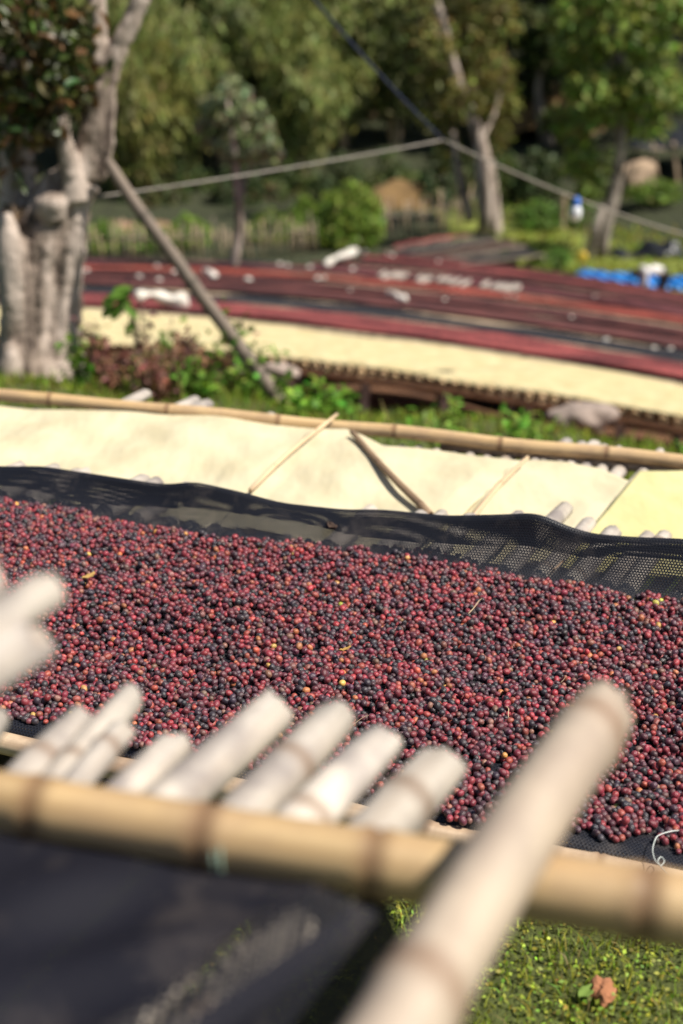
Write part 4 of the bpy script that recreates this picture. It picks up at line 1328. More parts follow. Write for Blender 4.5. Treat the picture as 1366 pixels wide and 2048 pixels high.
sack('cloth_bundle', 775, 592, 812, 597, .04, 'crumpled white sheet on the middle of the far beds', 3, 'bundle')
sack('cloth_bundle', 408, 547, 430, 549, .05, 'small white bundle behind the leaning pole', 5, 'bundle')

# beds turned the other way beyond the field
def ground_bed(corners, mat, label, seed, cherries=None):
    up = .45
    pts = []
    for (x, y) in corners:
        d = ray(x, y); lo, hi = 20., 60.
        for _ in range(40):
            m = (lo + hi) / 2; p = ORG + d * m
            if p[2] < gz(p[0], p[1]) + up: hi = m
            else: lo = m
        pts.append(ORG + d * hi)
    a, b, c, d_ = pts
    e_ = empty('drying_bed', (a + c) / 2 - np.array([0, 0, up]))
    nu, nv = 20, 6
    P = np.zeros((nu, nv, 3))
    for i in range(nu):
        for j in range(nv):
            u_, v_ = i / (nu - 1), j / (nv - 1)
            P[i, j] = (a * (1 - u_) + b * u_) * (1 - v_) + (d_ * (1 - u_) + c * u_) * v_
            P[i, j, 2] += .02 * math.sin(i * 1.3 + j * 2 + seed)
    sheet('net_floor', P, M['blacksheet'], 0, e_)
    tube('rail', [a, b], .02, M['stick_grey'], e_, 8); tube('rail', [d_, c], .02, M['stick_grey'], e_, 8)
    for q in (a, b, c, d_):
        g = float(gz(q[0], q[1])); share('post', post_me, (q[0], q[1], g - .1), (q[0], q[1], q[2] - .02), 1.0, e_, 0, .6)
    tag(e_, label, 'drying bed', 'far drying beds')
    if cherries:
        m_ = P.mean((0, 1)); Q = m_ + (P - m_) * np.array([.985, .985, 1]); Q[..., 2] += .03
        tag(sheet('coffee_cherries', Q, M[cherries]), cherries and 'cherries on the %s' % label.split(',')[0], 'coffee cherries', kind='stuff')
ground_bed([(775, 500), (950, 470), (968, 462), (800, 488)], None, 'distant red bed ending at the pale forked trunk', 1, 'fc_red')
ground_bed([(800, 512), (1000, 478), (985, 470), (790, 502)], None, 'distant bare black bed next to the red one', 2)
M['fc_brown'] = field_cherry_mat('cherry_layer_brown', (.12, .07, .05), (.08, .05, .04), (.05, .03, .03))
ground_bed([(830, 524), (1048, 492), (1020, 480), (812, 514)], None, 'distant brownish bed, between two bare black ones', 3, 'fc_brown')
ground_bed([(880, 534), (1088, 510), (1055, 495), (840, 526)], None, 'distant bare black bed beside the small bush', 4)

# ================================================================== FENCE
def fence(path_px, label, seed, hgt, gap_px, name='stick_fence'):
    rg = np.random.default_rng(seed)
    e_ = empty(name, ground(*path_px[0]))
    mes = []
    for q in range(4):
        pts = np.array([(0, 0, 0), (rg.normal() * .02, rg.normal() * .02, .5), (rg.normal() * .03, rg.normal() * .03, 1.0)])
        m_ = raw_mesh('picket', *tube_data(pts, [.022, .020, .014], 6)); m_.materials.append(M['stick_grey'] if q % 2 else M['stick_tan']); mes.append(m_)
    x = path_px[0][0]; tops = []; k = 0
    while x < path_px[-1][0]:
        y = interp_px(path_px, x)
        p = ground(x, y)
        o = bpy.data.objects.new('picket', mes[k % 4]); COL.objects.link(o); o.parent = e_
        h = hgt * rg.uniform(.75, 1.15)
        o.location = Vector(p) - e_.location - Vector((0, 0, .08)); o.scale = (1.1, 1.1, h + .08); o.rotation_euler = (rg.normal() * .06, rg.normal() * .08, rg.uniform(0, 6))
        tops.append(p + np.array([0, -.03, hgt * .62])); x += gap_px * rg.uniform(.6, 1.4); k += 1
    tube('cross_rail', np.array(tops[::3]), .018, M['stick_grey'], e_, 6)
    tag(e_, label, 'fence')
fence([(165, 528), (300, 524), (450, 522), (640, 506)], 'fence of thin upright sticks behind the red beds', 1, .95, 9.5)
fence([(765, 486), (850, 472), (945, 452)], 'fence of thin upright sticks below the ochre bank', 2, 1.05, 8.5)

# ================================================================== TREES
def leafy_tree(name, px, py, trunk_px, rads, blobs, n, lsize, base, label, seed, cat='tree', group=None, bark='bark_thin', Y=None, mat='leaf', jit=.25, hang=.3):
    """trunk_px / blobs: where the limbs and leaf clumps stand, in metres right of and above the foot, with depth offsets"""
    rg = np.random.default_rng(seed)
    p = ground(px, py) if Y is None else at_y(px, py, Y)
    if Y is not None: p[2] = float(gz(p[0], p[1]))
    e_ = empty(name, p)
    D0 = float(np.dot(p - ORG, np.array([0, math.cos(PITCH), -math.sin(PITCH)])))
    m = D0 / FPX
    parts = []
    for path, rr in zip(trunk_px, rads):
        q = np.array([at_y(x, y, p[1] + dz) for x, y, dz in path])
        if path[0][1] >= py - 4: q[0] = p - np.array([0, 0, .1]) + np.array([(path[0][0] - px) * m, 0, 0])
        s = np.linspace(0, len(q) - 1, 14); qq = np.stack([np.interp(s, np.arange(len(q)), q[:, i]) for i in range(3)], 1)
        for _ in range(2): qq[1:-1] = qq[:-2] * .25 + qq[1:-1] * .5 + qq[2:] * .25
        parts.append(tube_data(qq, np.interp(s, np.arange(len(rr)), np.array(rr) * m), 10))
    v, f = join_data(parts)
    obj('trunk', raw_mesh('trunk', v, f), M[bark], e_)
    tot = sum(b[3] * b[4] for b in blobs)
    C, D, N_ = [], [], []
    for (bx, by, dz, rx, ry) in blobs:
        c = at_y(bx, by, p[1] + dz); k = max(8, int(n * rx * ry / tot))
        u_ = rg.normal(size=(k, 3)); u_ /= np.linalg.norm(u_, axis=1, keepdims=True)
        r_ = rg.uniform(.35, 1.0, (k, 1)) ** .6 * (1 + rg.normal(size=(k, 1)) * jit * .5)
        C.append(c + u_ * r_ * np.array([rx * m, (rx + ry) * .5 * m, ry * m]))
        D.append(u_ * .5 + rg.normal(size=(k, 3)) * .6 + np.array([0, 0, -hang])); N_.append(u_ * .9 + rg.normal(size=(k, 3)) * .6 + np.array([0, 0, .4]))
    C, D, N_ = map(np.concatenate, (C, D, N_)); k = len(C)
    obj('crown', leaf_mesh('crown', C, D, lsize * rg.uniform(.6, 1.4, k), lsize * rg.uniform(.3, .65, k), vary(np.array(base) * (1.5 if name == 'bush' else 1), k, rg, .15, .3), rg, False, N_), M[mat], e_)
    return tag(e_, label, cat, group)

# thin grey tree standing among the beds
leafy_tree('slender_tree', 467, 592, [[(467, 592, 0), (464, 540, 0), (480, 470, 0), (478, 400, 0), (472, 340, 0), (466, 270, 0), (455, 200, 0)], [(480, 400, 0), (500, 330, .2), (520, 260, .3)]], [[9, 8.5, 8, 7.5, 6.5, 4, 2], [5, 4, 2]],
           [(455, 165, 0, 16, 20), (478, 188, .2, 28, 20), (430, 205, .3, 30, 18), (500, 222, -.3, 34, 22), (458, 236, 0, 30, 20), (412, 250, .3, 26, 20), (528, 262, -.3, 28, 24), (484, 272, .2, 36, 20), (440, 288, .3, 34, 18), (545, 300, -.2, 20, 24), (505, 306, 0, 34, 18), (464, 318, 0, 26, 14)], 1100, .16, (.26, .29, .15), 'slender tree with sparse grey green crown among the far beds', 31, bark='bark')
# forked pale tree in the middle
leafy_tree('forked_tree', 970, 466, [[(978, 466, 0), (970, 400, 0), (972, 330, 0), (962, 280, 0), (948, 235, 0), (925, 190, .2), (908, 140, .3), (895, 70, .4), (872, 10, .4), (840, -120, .5)], [(990, 466, 0), (985, 380, 0), (978, 320, 0)], [(940, 440, .3), (925, 380, .2), (915, 330, .3), (905, 260, .5)], [(962, 280, 0), (985, 240, .3), (1000, 190, .5), (1008, 120, .7)]],
           [[24, 17, 18, 13, 11, 9, 8, 9, 8, 5], [17, 12, 9], [13, 10, 8, 4], [4.5, 3.5, 2.5, 1.5]],
           [(900, 60, 1.2, 85, 55), (860, 130, 1.0, 60, 60), (960, 130, 1.2, 60, 50), (930, 210, 1.2, 60, 40), (845, 40, .8, 55, 60), (985, 30, 1.5, 55, 60), (870, 215, 1.3, 50, 50), (895, 300, 1.6, 30, 50), (1000, 200, 1.5, 45, 45), (900, -60, 1.2, 130, 70), (985, 270, 1.8, 40, 40), (925, 185, -.5, 26, 34), (945, 205, -.5, 18, 20), (895, 95, -.4, 14, 22), (870, 90, -.3, 40, 40), (1000, 150, -.2, 34, 40)],
           4600, .24, (.20, .19, .055), 'forked tree with pale trunk and olive crown', 32, bark='bark')
# bright leafy tree on the right
leafy_tree('broadleaf_tree', 1203, 512, [[(1203, 512, 0), (1207, 460, 0), (1222, 420, .2), (1235, 360, .3), (1240, 300, .3), (1246, 250, .3), (1230, 160, .4), (1215, 60, .4)], [(1178, 530, -.6), (1190, 460, -.2), (1205, 415, .1)], [(1246, 250, .3), (1280, 180, .3), (1310, 80, .3)]],
           [[13, 12, 15, 12, 11, 11, 8, 5], [9, 9, 8], [7, 5, 3]],
           [(1160, 90, 0, 60, 45), (1230, 50, -.3, 70, 50), (1300, 90, 0, 55, 50), (1180, 170, -.2, 60, 45), (1270, 170, 0, 65, 40), (1220, 220, .3, 60, 35), (1330, 180, .3, 50, 50), (1150, 250, .4, 40, 45), (1160, 320, .4, 45, 40), (1290, 250, .5, 55, 30), (1230, -20, 0, 90, 50), (1340, 10, 0, 60, 60), (1180, 375, .4, 26, 30), (1140, 30, 0, 40, 40)],
           4600, .26, (.24, .31, .07), 'broadleaf tree with bright green crown on the lawn', 33)
# round bush and shrubs
leafy_tree('round_bush', 690, 502, [[(690, 502, 0), (692, 470, 0), (695, 430, 0)]], [[5, 4, 3]],
           [(690, 440, 0, 50, 40), (648, 462, 0, 36, 34), (735, 458, 0, 36, 38), (672, 405, 0, 30, 26), (716, 398, .1, 34, 30), (745, 420, .2, 22, 26), (632, 440, .1, 20, 24), (690, 480, -.2, 58, 20), (700, 375, .1, 16, 16)], 3800, .17, (.22, .30, .05), 'rounded bright green bush between the two stick fences', 34, 'bush')
for k, (px, py, rx, ry, base, lab) in enumerate([
        (1010, 540, 26, 22, (.10, .18, .03), 'small leafy bush at the end of the dark distant bed'), (1075, 542, 26, 15, (.13, .17, .035), 'low yellowish bush by the corner of the field'),
        (1110, 528, 30, 20, (.09, .15, .03), 'low dark bush on the lawn left of the yellow bag'), (1075, 452, 50, 34, (.09, .15, .028), 'wide bush on the lawn right of the forked trunk'),
        (1150, 445, 40, 30, (.08, .14, .026), 'bush below the broadleaf tree beside a post'), (1310, 400, 60, 28, (.11, .16, .03), 'bush before the black roofed shed'),
        (205, 500, 50, 40, (.12, .19, .028), 'leafy bush behind the fence next to the old tree'), (290, 497, 50, 36, (.11, .18, .028), 'leafy bush behind the fence under the leaning pole'),
        (375, 492, 50, 40, (.125, .19, .03), 'leafy bush behind the fence, left of the slender tree'), (540, 482, 50, 40, (.12, .17, .03), 'leafy bush behind the fence, right of the slender tree'),
        (610, 470, 40, 50, (.12, .18, .03), 'tall leafy bush left of the rounded bush')]):
    leafy_tree('bush', px, py + 6, [[(px, py + 6, 0), (px + 2, py - ry * .5, 0)]], [[4, 2]],
               [(px - rx * .4, py - ry * .6, 0, rx * .6, ry * .6), (px + rx * .4, py - ry * .7, 0, rx * .6, ry * .65), (px, py - ry, .1, rx * .55, ry * .6), (px, py - ry * .2, -.2, rx, ry * .35)], 1100, .16, base, lab, 340 + k, 'bush', 'bushes round the far beds')

# bamboo clumps on the hillside
culm_me = bamboo_mesh(6.0, .05, .02, [.5 * q for q in range(1, 12)], .15, 8, 900); culm_me.materials.append(M['stick_tan'])
def bamboo_clump(px, py, Y, H, spread, n, per, base, label, seed):
    rg = np.random.default_rng(seed)
    p = at_y(px, py, Y); p[2] = float(gz(p[0], p[1]))
    e_ = empty('bamboo_clump', p)
    C, D, N_ = [], [], []
    for k in range(n):
        a = rg.uniform(0, 6.28); out = spread * rg.uniform(.15, 1.0); h = H * rg.uniform(.55, 1.05)
        b0 = np.array([math.cos(a), math.sin(a), 0])
        t = rg.uniform(.25, 1.0, per)
        zz_ = h * (1.25 * t - .42 * t ** 3.2)
        ctr = p + b0 * (.25 * spread * rg.uniform(0, 1)) + np.outer(out * t ** 2.0, b0) + np.outer(zz_, [0, 0, 1])
        sig = .12 + .22 * np.sin(np.pi * np.clip(t, 0, 1) ** 1.2)[:, None]
        ctr = ctr + rg.normal(size=(per, 3)) * sig * np.array([1, 1, .8]) - np.outer(np.abs(rg.normal(size=per)) * .3, [0, 0, 1])
        C.append(ctr); D.append(b0 * .35 + rg.normal(size=(per, 3)) * .35 + np.array([0, 0, -.9])); N_.append(b0 * .8 + rg.normal(size=(per, 3)) * .5 + np.array([0, 0, .6]))
        if k < 6:
            share('culm', culm_me, p + b0 * .2, p + b0 * (.2 + out * .35) + np.array([0, 0, h * .72]), 6.0, e_)
    C, D, N_ = map(np.concatenate, (C, D, N_)); k = len(C)
    obj('foliage', leaf_mesh('foliage', C, D, rg.uniform(.22, .46, k), rg.uniform(.06, .13, k), vary(base, k, rg, .10, .25), rg, False, N_), M['leaf'], e_)
    tag(e_, label, 'bamboo', 'bamboo clumps on the hillside')
OL = (.25, .28, .085)
for k, (px, py, Y, H, sp_, n, per, base, lab) in enumerate([
        (275, 420, 44, 5.2, 1.7, 30, 260, (.24, .245, .07), 'low plume of bamboo right of the old tree trunk'),
        (330, 420, 50, 8.5, 2.4, 40, 260, OL, 'bamboo clump behind the low plume, left of the slender tree'),
        (420, 410, 55, 10.5, 2.8, 40, 260, OL, 'tall bamboo clump above the slender tree'),
        (560, 400, 51, 8.8, 2.6, 44, 260, OL, 'bamboo clump right of the slender tree crown'),
        (640, 395, 57, 11.5, 2.8, 44, 260, (.19, .215, .07), 'tall bamboo clump above the rounded bush'),
        (740, 390, 53, 9.0, 2.6, 44, 260, OL, 'bamboo clump behind the blue cable'),
        (800, 380, 60, 11.5, 3.0, 40, 260, OL, 'bamboo clump above the ochre bank'),
        (500, 390, 64, 13.5, 3.2, 40, 260, OL, 'hindmost bamboo clump at the top of the hillside'),
        (240, 400, 60, 12.5, 3.2, 40, 260, OL, 'bamboo clump seen behind the forking branches of the old tree')]):
    bamboo_clump(px, py, Y, H, sp_, n, per, base, lab, 800 + k)
for k, (px, py, Y, H, sp_, n, per, base, lab) in enumerate([
        (365, 425, 47, 6.2, 2.0, 30, 230, OL, 'small bamboo clump left below the slender crown'),
        (450, 425, 49, 6.8, 2.2, 30, 230, (.13, .155, .05), 'small bamboo clump behind the slender trunk'),
        (600, 420, 47, 6.0, 2.0, 30, 230, OL, 'small bamboo clump behind the bush left of the rounded one'),
        (690, 415, 50, 7.4, 2.2, 30, 230, OL, 'small bamboo clump just above the rounded bush'),
        (790, 405, 50, 6.6, 2.0, 30, 230, (.14, .165, .055), 'small bamboo clump under the knot of the ropes'),
        (200, 425, 48, 7.0, 2.2, 30, 230, OL, 'small bamboo clump seen beside the old trunk')]):
    bamboo_clump(px, py, Y, H, sp_, n, per, base, lab, 830 + k)
ORD = ['first', 'second', 'third', 'fourth', 'fifth', 'sixth', 'seventh', 'eighth', 'ninth', 'tenth', 'eleventh', 'twelfth', 'thirteenth', 'fourteenth', 'fifteenth', 'sixteenth', 'seventeenth', 'eighteenth', 'nineteenth', 'twentieth', 'twenty-first', 'twenty-second', 'twenty-third', 'twenty-fourth', 'twenty-fifth']
for k in range(25):
    px = 175 + k * 50; py = 446 - (px - 175) * .045 + 5 * math.sin(k * 2.7)
    if 930 < px < 1010: py -= 14
    rx = 52 + 12 * math.sin(k * 2.1); ry = 52 + 14 * math.sin(k * 3.3)
    cb = [(.085, .115, .035), (.13, .16, .045), (.06, .085, .03), (.10, .11, .04)][k % 4]
    leafy_tree('hillside_shrub', px, py, [[(px, py, 0), (px + 2, py - ry * .5, 0)]], [[4, 2]],
               [(px - rx * .45, py - ry * .7, 0, rx * .6, ry * .6), (px + rx * .4, py - ry * .9, .4, rx * .6, ry * .65), (px, py - ry * 1.3, .5, rx * .5, ry * .6), (px, py - ry * .25, -.2, rx, ry * .4)], 900, .24, cb, '%s shrub counted from the old tree along the foot of the hillside' % ORD[k], 1340 + k, 'bush', 'shrubs at the foot of the hillside', Y=44.0 + 1.5 * math.sin(k * 1.7))
# dark trees closing the view
def forest_tree(px, Y, H, rw, base, label, seed, n=2400):
    rg = np.random.default_rng(seed)
    p = at_y(px, 400, Y); p[2] = float(gz(p[0], p[1]))
    e_ = empty('forest_tree', p)
    t = np.linspace(0, 1, 8)
    pts = p + np.stack([.4 * np.sin(t * 3 + seed), .3 * np.cos(t * 2), H * .85 * t - .2], 1)
    obj('trunk', raw_mesh('trunk', *tube_data(pts, np.linspace(.24, .06, 8), 8)), M['bark_thin'], e_)
    C, D, N_ = [], [], []
    for b in range(15):
        hh = rg.uniform(.18, 1.0); a = rg.uniform(0, 6.28); rr = rw * (1.15 - hh * .6) * rg.uniform(.2, 1)
        c = p + np.array([math.cos(a) * rr, math.sin(a) * rr, H * hh]); k = n // 15
        u_ = rg.normal(size=(k, 3)); u_ /= np.linalg.norm(u_, axis=1, keepdims=True)
        C.append(c + u_ * rg.uniform(.4, 1, (k, 1)) * np.array([1, 1, .7]) * rw * .42); D.append(rg.normal(size=(k, 3)) + np.array([0, 0, -.4])); N_.append(u_ + rg.normal(size=(k, 3)) * .5 + np.array([0, 0, .5]))
    C, D, N_ = map(np.concatenate, (C, D, N_)); k = len(C)
    obj('crown', leaf_mesh('crown', C, D, rg.uniform(.25, .5, k), rg.uniform(.14, .28, k), vary(base, k, rg, .14, .3), rg, False, N_), M['leaf'], e_)
    tag(e_, label, 'tree', 'dark trees closing the hillside')
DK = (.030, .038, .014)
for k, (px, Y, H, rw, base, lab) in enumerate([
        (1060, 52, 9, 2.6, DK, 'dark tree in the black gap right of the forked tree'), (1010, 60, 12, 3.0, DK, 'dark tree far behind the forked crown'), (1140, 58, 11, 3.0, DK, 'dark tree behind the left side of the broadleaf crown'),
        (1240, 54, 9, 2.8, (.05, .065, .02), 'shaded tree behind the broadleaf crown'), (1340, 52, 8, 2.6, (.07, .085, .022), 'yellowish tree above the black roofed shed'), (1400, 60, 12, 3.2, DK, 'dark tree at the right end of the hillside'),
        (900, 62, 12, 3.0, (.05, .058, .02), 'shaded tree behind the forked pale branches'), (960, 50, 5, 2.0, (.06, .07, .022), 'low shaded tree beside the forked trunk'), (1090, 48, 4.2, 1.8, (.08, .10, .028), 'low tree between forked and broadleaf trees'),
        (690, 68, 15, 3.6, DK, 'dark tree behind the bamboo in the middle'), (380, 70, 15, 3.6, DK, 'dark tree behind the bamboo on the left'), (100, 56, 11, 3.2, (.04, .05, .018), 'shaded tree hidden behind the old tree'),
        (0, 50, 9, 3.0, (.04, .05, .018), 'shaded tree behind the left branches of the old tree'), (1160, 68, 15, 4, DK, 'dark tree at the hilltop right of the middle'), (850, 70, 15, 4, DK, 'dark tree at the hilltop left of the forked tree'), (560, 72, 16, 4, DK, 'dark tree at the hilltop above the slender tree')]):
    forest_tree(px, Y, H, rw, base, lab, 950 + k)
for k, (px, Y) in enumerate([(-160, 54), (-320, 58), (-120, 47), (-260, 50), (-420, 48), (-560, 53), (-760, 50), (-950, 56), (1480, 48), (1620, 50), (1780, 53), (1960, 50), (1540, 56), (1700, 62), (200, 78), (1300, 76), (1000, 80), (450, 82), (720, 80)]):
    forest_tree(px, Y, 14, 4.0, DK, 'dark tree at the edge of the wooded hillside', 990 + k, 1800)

# ochre bank with dark earth face, and bare earth patch
def bank(px, py, Y, w, d, h, mat, name, label, seed):
    p = at_y(px, py, Y); p[2] = float(gz(p[0], p[1])) - .1
    nu, nv = 40, 20; rg = np.random.default_rng(seed); ph = rg.uniform(0, 6, 4); P = np.zeros((nu, nv, 3))
    for i in range(nu):
        for j in range(nv):
            a, b = i / (nu - 1) * 2 - 1, j / (nv - 1) * 2 - 1
            r_ = max(0, 1 - (abs(a) ** 3) - .9 * b * b)
            P[i, j] = p + np.array([a * w, b * d, h * r_ ** .6 * (1 + .12 * math.sin(a * 7 + ph[0]) * math.cos(b * 5 + ph[1])) - .1])
    return tag(sheet(name, P, mat), kind='structure')
M['ochre'] = plain('dry_grass_bank', (.20, .12, .045), .95)
M['earth'] = plain('bare_earth', (.26, .15, .09), .95)
bank(815, 400, 43.0, 1.5, 1.2, .85, M['ochre'], 'bank', '', 1)
bank(265, 455, 38, 1.6, 1.2, .45, M['earth'], 'bank', '', 2)
bank(1075, 330, 50, 2.4, 1.5, 1.6, M['ochre'], 'bank', '', 3)

# ================================================================== RIGHT SIDE: LAWN THINGS
def crumpled(name, px0, px1, py0, py1, Y, w, h, mat, label, cat, seed, slope=0):
    a = at_y(px0, py0, Y); b = at_y(px1, py1, Y - slope)
    nu, nv = 60, 16; rg = np.random.default_rng(seed); ph = rg.uniform(0, 6, 8); P = np.zeros((nu, nv, 3))
    d = (b - a); d[2] = 0; L = np.linalg.norm(d); d /= L; s_ = np.array([-d[1], d[0], 0])
    for i in range(nu):
        t = i / (nu - 1); hh = h * (.55 + .3 * math.sin(t * 9 + ph[0]) + .2 * math.sin(t * 23 + ph[1])); taper = min(1, t * 6, (1 - t) * 6) ** .6
        for j in range(nv):
            b_ = j / (nv - 1) * 2 - 1
            q = a + d * L * t + s_ * b_ * w * (.8 + .2 * math.sin(t * 14 + ph[2])) * (.4 + .6 * taper)
            q[2] = float(gz(q[0], q[1])) + .02 + max(.0, hh) * taper * (1 - b_ * b_) ** .7 * (1 + .25 * math.sin(b_ * 9 + t * 31 + ph[3])) 
            P[i, j] = q
    return tag(sheet(name, P, mat, .004), label, cat)
g1 = ground(1290, 512); g2 = ground(1250, 582)
crumpled('black_sheet', 1218, 1420, 520, 496, g1[1], .55, .38, M['blacksheet'], 'crumpled black plastic sheet on the lawn', 'plastic sheet', 1, 0)
# blue tarpaulin propped on a low frame
def blue():
    pts0 = [(1148, 572), (1200, 574), (1240, 573), (1280, 576), (1330, 580), (1420, 586)]
    nu, nv = 70, 12; P = np.zeros((nu, nv, 3)); rg = np.random.default_rng(3)
    for i in range(nu):
        x = 1142 + (1420 - 1142) * i / (nu - 1)
        yb = interp_px(pts0, x); h = 21 + 3 * math.sin(x * .06) + 1.5 * math.sin(x * .2); h *= min(1, .45 + (i / 8))
        for j in range(nv):
            b = j / (nv - 1)
            P[i, j] = at_y(x, yb - 2 - (h + 8) * (b ** .6), 30.3 - (x - 1148) * .005 + .5 * b + .06 * math.sin(i * .9 + j) )
    tag(sheet('blue_tarp', P, M['blue'], .006), 'bright blue tarpaulin heaped behind the person', 'tarp')
blue()
# stake with yellow bag
p = ground(1163, 545)
tag(pole('stake', p - np.array([0, 0, .1]), p + np.array([.1, .1, 1.5]), .03, .024, M['stick_grey'], None, seed=66, sides=8), 'thin grey stake on the lawn left of the broadleaf trunk', 'stake')
tag(lump('yellow_bag', p + np.array([-.02, -.06, .42]), .12, M['yellowplastic'], 21, 3, .2, (.8, .6, 1.1)), 'small yellow bag hung on the thin stake', 'bag')
p = ground(1124, 458)
tag(pole('wooden_post', p - np.array([0, 0, .1]), p + np.array([0, 0, .9]), .08, .075, M['rail_old'], None, seed=67, sides=10), 'short brown post at the back of the lawn', 'post')
# shed with black roof, pale posts
def shed():
    p = ground(1330, 410); p = p + np.array([0, 2.0, 0]); p[2] = float(gz(p[0], p[1]))
    e_ = empty('shed', p)
    m = p[1] * 1.05 / FPX
    P = np.zeros((24, 10, 3))
    for i in range(24):
        for j in range(10):
            P[i, j] = p + np.array([-.8 + 3.2 * i / 23, -.6 + 2.4 * j / 9, 1.15 + .45 * j / 9 + .05 * math.sin(i * .8) - .03 * math.sin(j * 2.)])
    sheet('roof', P, M['blacksheet'], .01, e_)
    for k, x in enumerate((-.1, .5, 1.2, 1.9)):
        o = obj('post', bamboo_mesh(1.5, .05, .045, [.5, 1.0], .01, 10, 950 + k), M['rail_old'], e_)
        orient(o, p + np.array([x + .22, -.45, -.15]), p + np.array([x - .05, -.5, 1.12]))
    o = obj('rail', bamboo_mesh(3.1, .035, .035, [.5, 1.0, 1.8, 2.4], 0, 10, 960), M['rail_old'], e_)
    orient(o, p + np.array([-.75, -.52, 1.1]), p + np.array([2.3, -.52, 1.1]))
    tag(e_, 'low shed with black sheet roof and slanted pale posts', 'shed')
shed()
p = ground(1275, 400)
tag(lump('boulder', p + np.array([.05, .6, .55]), .42, M['tanrock'] if 'tanrock' in M else plain('tan_rock', (.42, .30, .20), .9), 33, 4, .2, (1.2, .8, 1.15)), 'pale tan boulder behind the broadleaf trunk', 'boulder')

# ================================================================== ROPES
K = at_y(887, 280, 9.2)
attach = at_y(412, -275, TY + .1)
ra_ = at_y(192, 394, TY - .1)
tag(tube('rope', catenary(ra_, K, .015), .0065, M['rope'], None, 8), 'pale rope from the old tree to the knot in mid air', 'rope')
tag(tube('cable', catenary(attach, K, .06), .0085, M['rope_blue'], None, 8), 'dark blue cable descending from the old tree to the knot', 'cable')
PR = at_y(1720, 530, 12.0)
tag(tube('rope', catenary(K, PR, .16), .0065, M['rope'], None, 8), 'pale rope running from the knot down to the right', 'rope')
g = float(gz(PR[0], PR[1]))
tag(pole('wooden_post', (PR[0], PR[1], g - .2), (PR[0], PR[1], PR[2] + .08), .05, .045, M['stick_grey'], None, seed=71), 'tall post holding the pale rope right of the lawn', 'post')
cp_ = catenary(K, PR, .16)
i_ = int(np.argmin([abs(683 + FPX * q[0] / (q[1] * math.cos(PITCH) - (q[2] - CAMZ) * math.sin(PITCH)) - 1138) for q in cp_]))
hb = cp_[i_]
be = empty('hanging_bottle', hb - np.array([0, 0, .16]))
def lathe(name, prof, c, mat, parent, n=16):
    V = []; F = []
    for r_, z in prof:
        for k in range(n): V.append((c[0] + r_ * math.cos(6.28318 * k / n), c[1] + r_ * math.sin(6.28318 * k / n), c[2] + z))
    for i in range(len(prof) - 1):
        for k in range(n): F.append((i * n + k, i * n + (k + 1) % n, (i + 1) * n + (k + 1) % n, (i + 1) * n + k))
    return obj(name, raw_mesh(name, np.array(V), F), mat, parent)
lathe('body', [(.0, -.155), (.03, -.15), (.042, -.12), (.042, -.08), (.03, -.055), (.02, -.045)], hb, M['whiteplastic'], be)
lathe('cap', [(.028, -.05), (.030, -.03), (.024, .0), (.012, .012), (.0, .016)], hb, M['blueplastic'], be)
tag(be, 'small white bottle with blue top hanging from the rope', 'bottle')

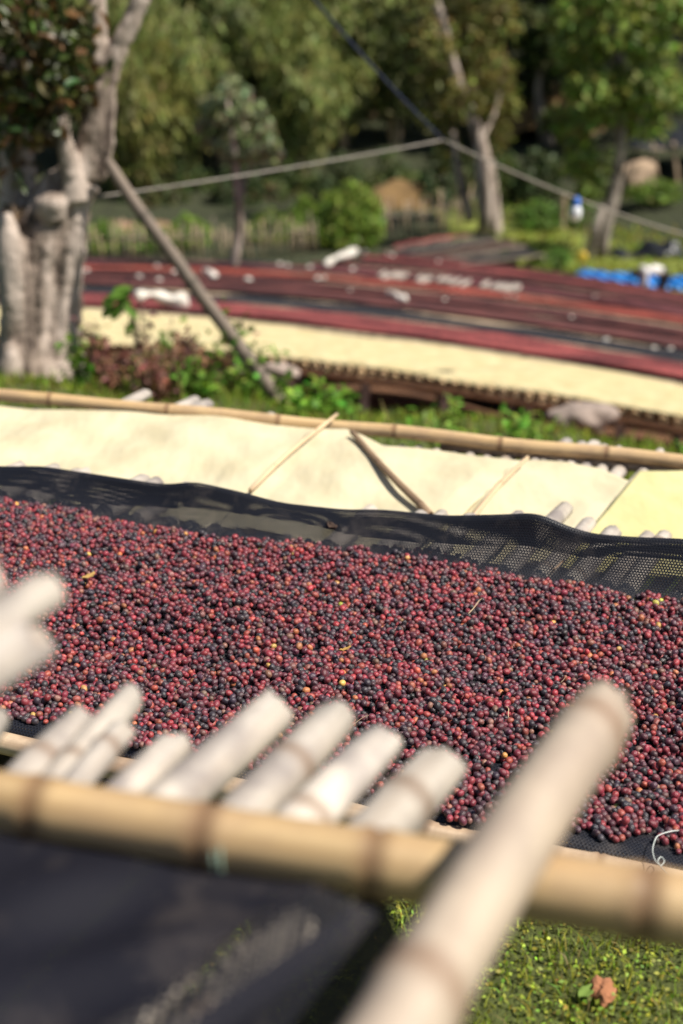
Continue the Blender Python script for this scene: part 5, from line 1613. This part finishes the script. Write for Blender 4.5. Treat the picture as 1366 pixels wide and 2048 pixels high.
# ================================================================== PERSON
def person():
    s0 = onfield(1305, 590, 0.0)
    s0 = at_y(1312, 570, 29.0)
    c = np.array([s0[0], s0[1], 0]); c[2] = float(gz(c[0], c[1]))
    e_ = empty('person', c)
    k = 1.0
    hip = np.array([.16, 0, .93]); chest = np.array([-.22, -.05, 1.03]); neck = np.array([-.36, -.07, .98]); head = np.array([-.47, -.10, .90])
    def skin(name, verts, edges, radii, root, mat, parent):
        me = bpy.data.meshes.new(name); me.from_pydata([tuple(c + np.array(v)) for v in verts], edges, []); me.update()
        o = obj(name, me, mat, parent)
        sk = o.modifiers.new('skin', 'SKIN'); sk.use_smooth_shade = True
        for i, r_ in enumerate(radii):
            rr = r_ if isinstance(r_, tuple) else (r_, r_)
            me.skin_vertices[0].data[i].radius = rr; me.skin_vertices[0].data[i].use_root = (i == root)
        sb = o.modifiers.new('smooth', 'SUBSURF'); sb.levels = 2; sb.render_levels = 2
        return o
    V = [hip, (hip + chest) / 2 + [0, 0, .03], chest, neck, head + [.03, 0, .03], head + [-.06, 0, -.07],
         chest + [-.06, -.17, -.01], [-.27, -.22, .76], [-.33, -.20, .53], [-.35, -.20, .45],
         chest + [-.06, .15, -.01], [-.26, .2, .76], [-.36, .17, .55], [-.39, .17, .46],
         [.16, -.09, .86], [.10, -.11, .47], [.17, -.11, .08], [.05, -.12, .03],
         [.16, .09, .86], [.13, .10, .47], [.21, .10, .08], [.09, .11, .03]]
    Ed = [(0, 1), (1, 2), (2, 3), (3, 4), (4, 5), (2, 6), (6, 7), (7, 8), (8, 9), (2, 10), (10, 11), (11, 12), (12, 13), (0, 14), (14, 15), (15, 16), (16, 17), (0, 18), (18, 19), (19, 20), (20, 21)]
    Rd = [.095, .09, .095, .055, .085, .06, .058, .043, .032, .022, .058, .043, .032, .022, .085, .06, .042, .03, .085, .06, .042, .03]
    body = skin('body', V, Ed, Rd, 0, M['skin'], e_)
    fv, fe, fr = [], [], []
    for side, base in ((-1, np.array([-.35, -.20, .45])), (1, np.array([-.39, .17, .46]))):
        for q in range(5):
            o_ = len(fv); off = np.array([(-.004 if q < 4 else .02), (q - 1.5) * .017 if q < 4 else -.03 * side, 0]); ln = [.075, .085, .08, .065, .05][q]
            fv += [base + [0, off[1] * .5, .0], base + off + [0, 0, -.035], base + off + [-.012, 0, -.035 - ln * .5], base + off + [-.002, 0, -.03 - ln]]
            fe += [(o_, o_ + 1), (o_ + 1, o_ + 2), (o_ + 2, o_ + 3)]; fr += [.014, .011, .009, .007]
    fm = []
    for q in range(0, len(fv), 4):
        fm.append(tube_data(c + np.array(fv[q:q + 4]), fr[q:q + 4], 6))
    obj('fingers', raw_mesh('fingers', *join_data(fm)), M['skin'], body)
    up_ = [V[0] * .55 + V[1] * .45] + [V[i] for i in (1, 2, 3, 6, 7, 10, 11)] + [np.array(V[7]) * .35 + np.array(V[8]) * .65, np.array(V[11]) * .35 + np.array(V[12]) * .65]
    skin('shirt', up_, [(0, 1), (1, 2), (2, 3), (2, 4), (4, 5), (2, 6), (6, 7), (5, 8), (7, 9)], [.105, .112, .115, .07, .064, .054, .064, .054, .046, .046], 1, M['shirt'], e_)
    skin('trousers', [V[0], V[14], V[15], np.array(V[16]) + [0, 0, .03], V[18], V[19], np.array(V[20]) + [0, 0, .03]], [(0, 1), (1, 2), (2, 3), (0, 4), (4, 5), (5, 6)], [.118, .095, .075, .06, .095, .075, .06], 0, M['trousers'], e_)
    hr = lump('hair', c + head + np.array([.0, 0, .045]), .105, M['hair'], 5, 3, .05, (1.0, .9, .85)); hr.parent = e_; hr.location = Vector(c + head + np.array([.0, 0, .045])) - e_.location
    tag(e_, 'person in white shirt and dark trousers bending over a far bed', 'person')
person()
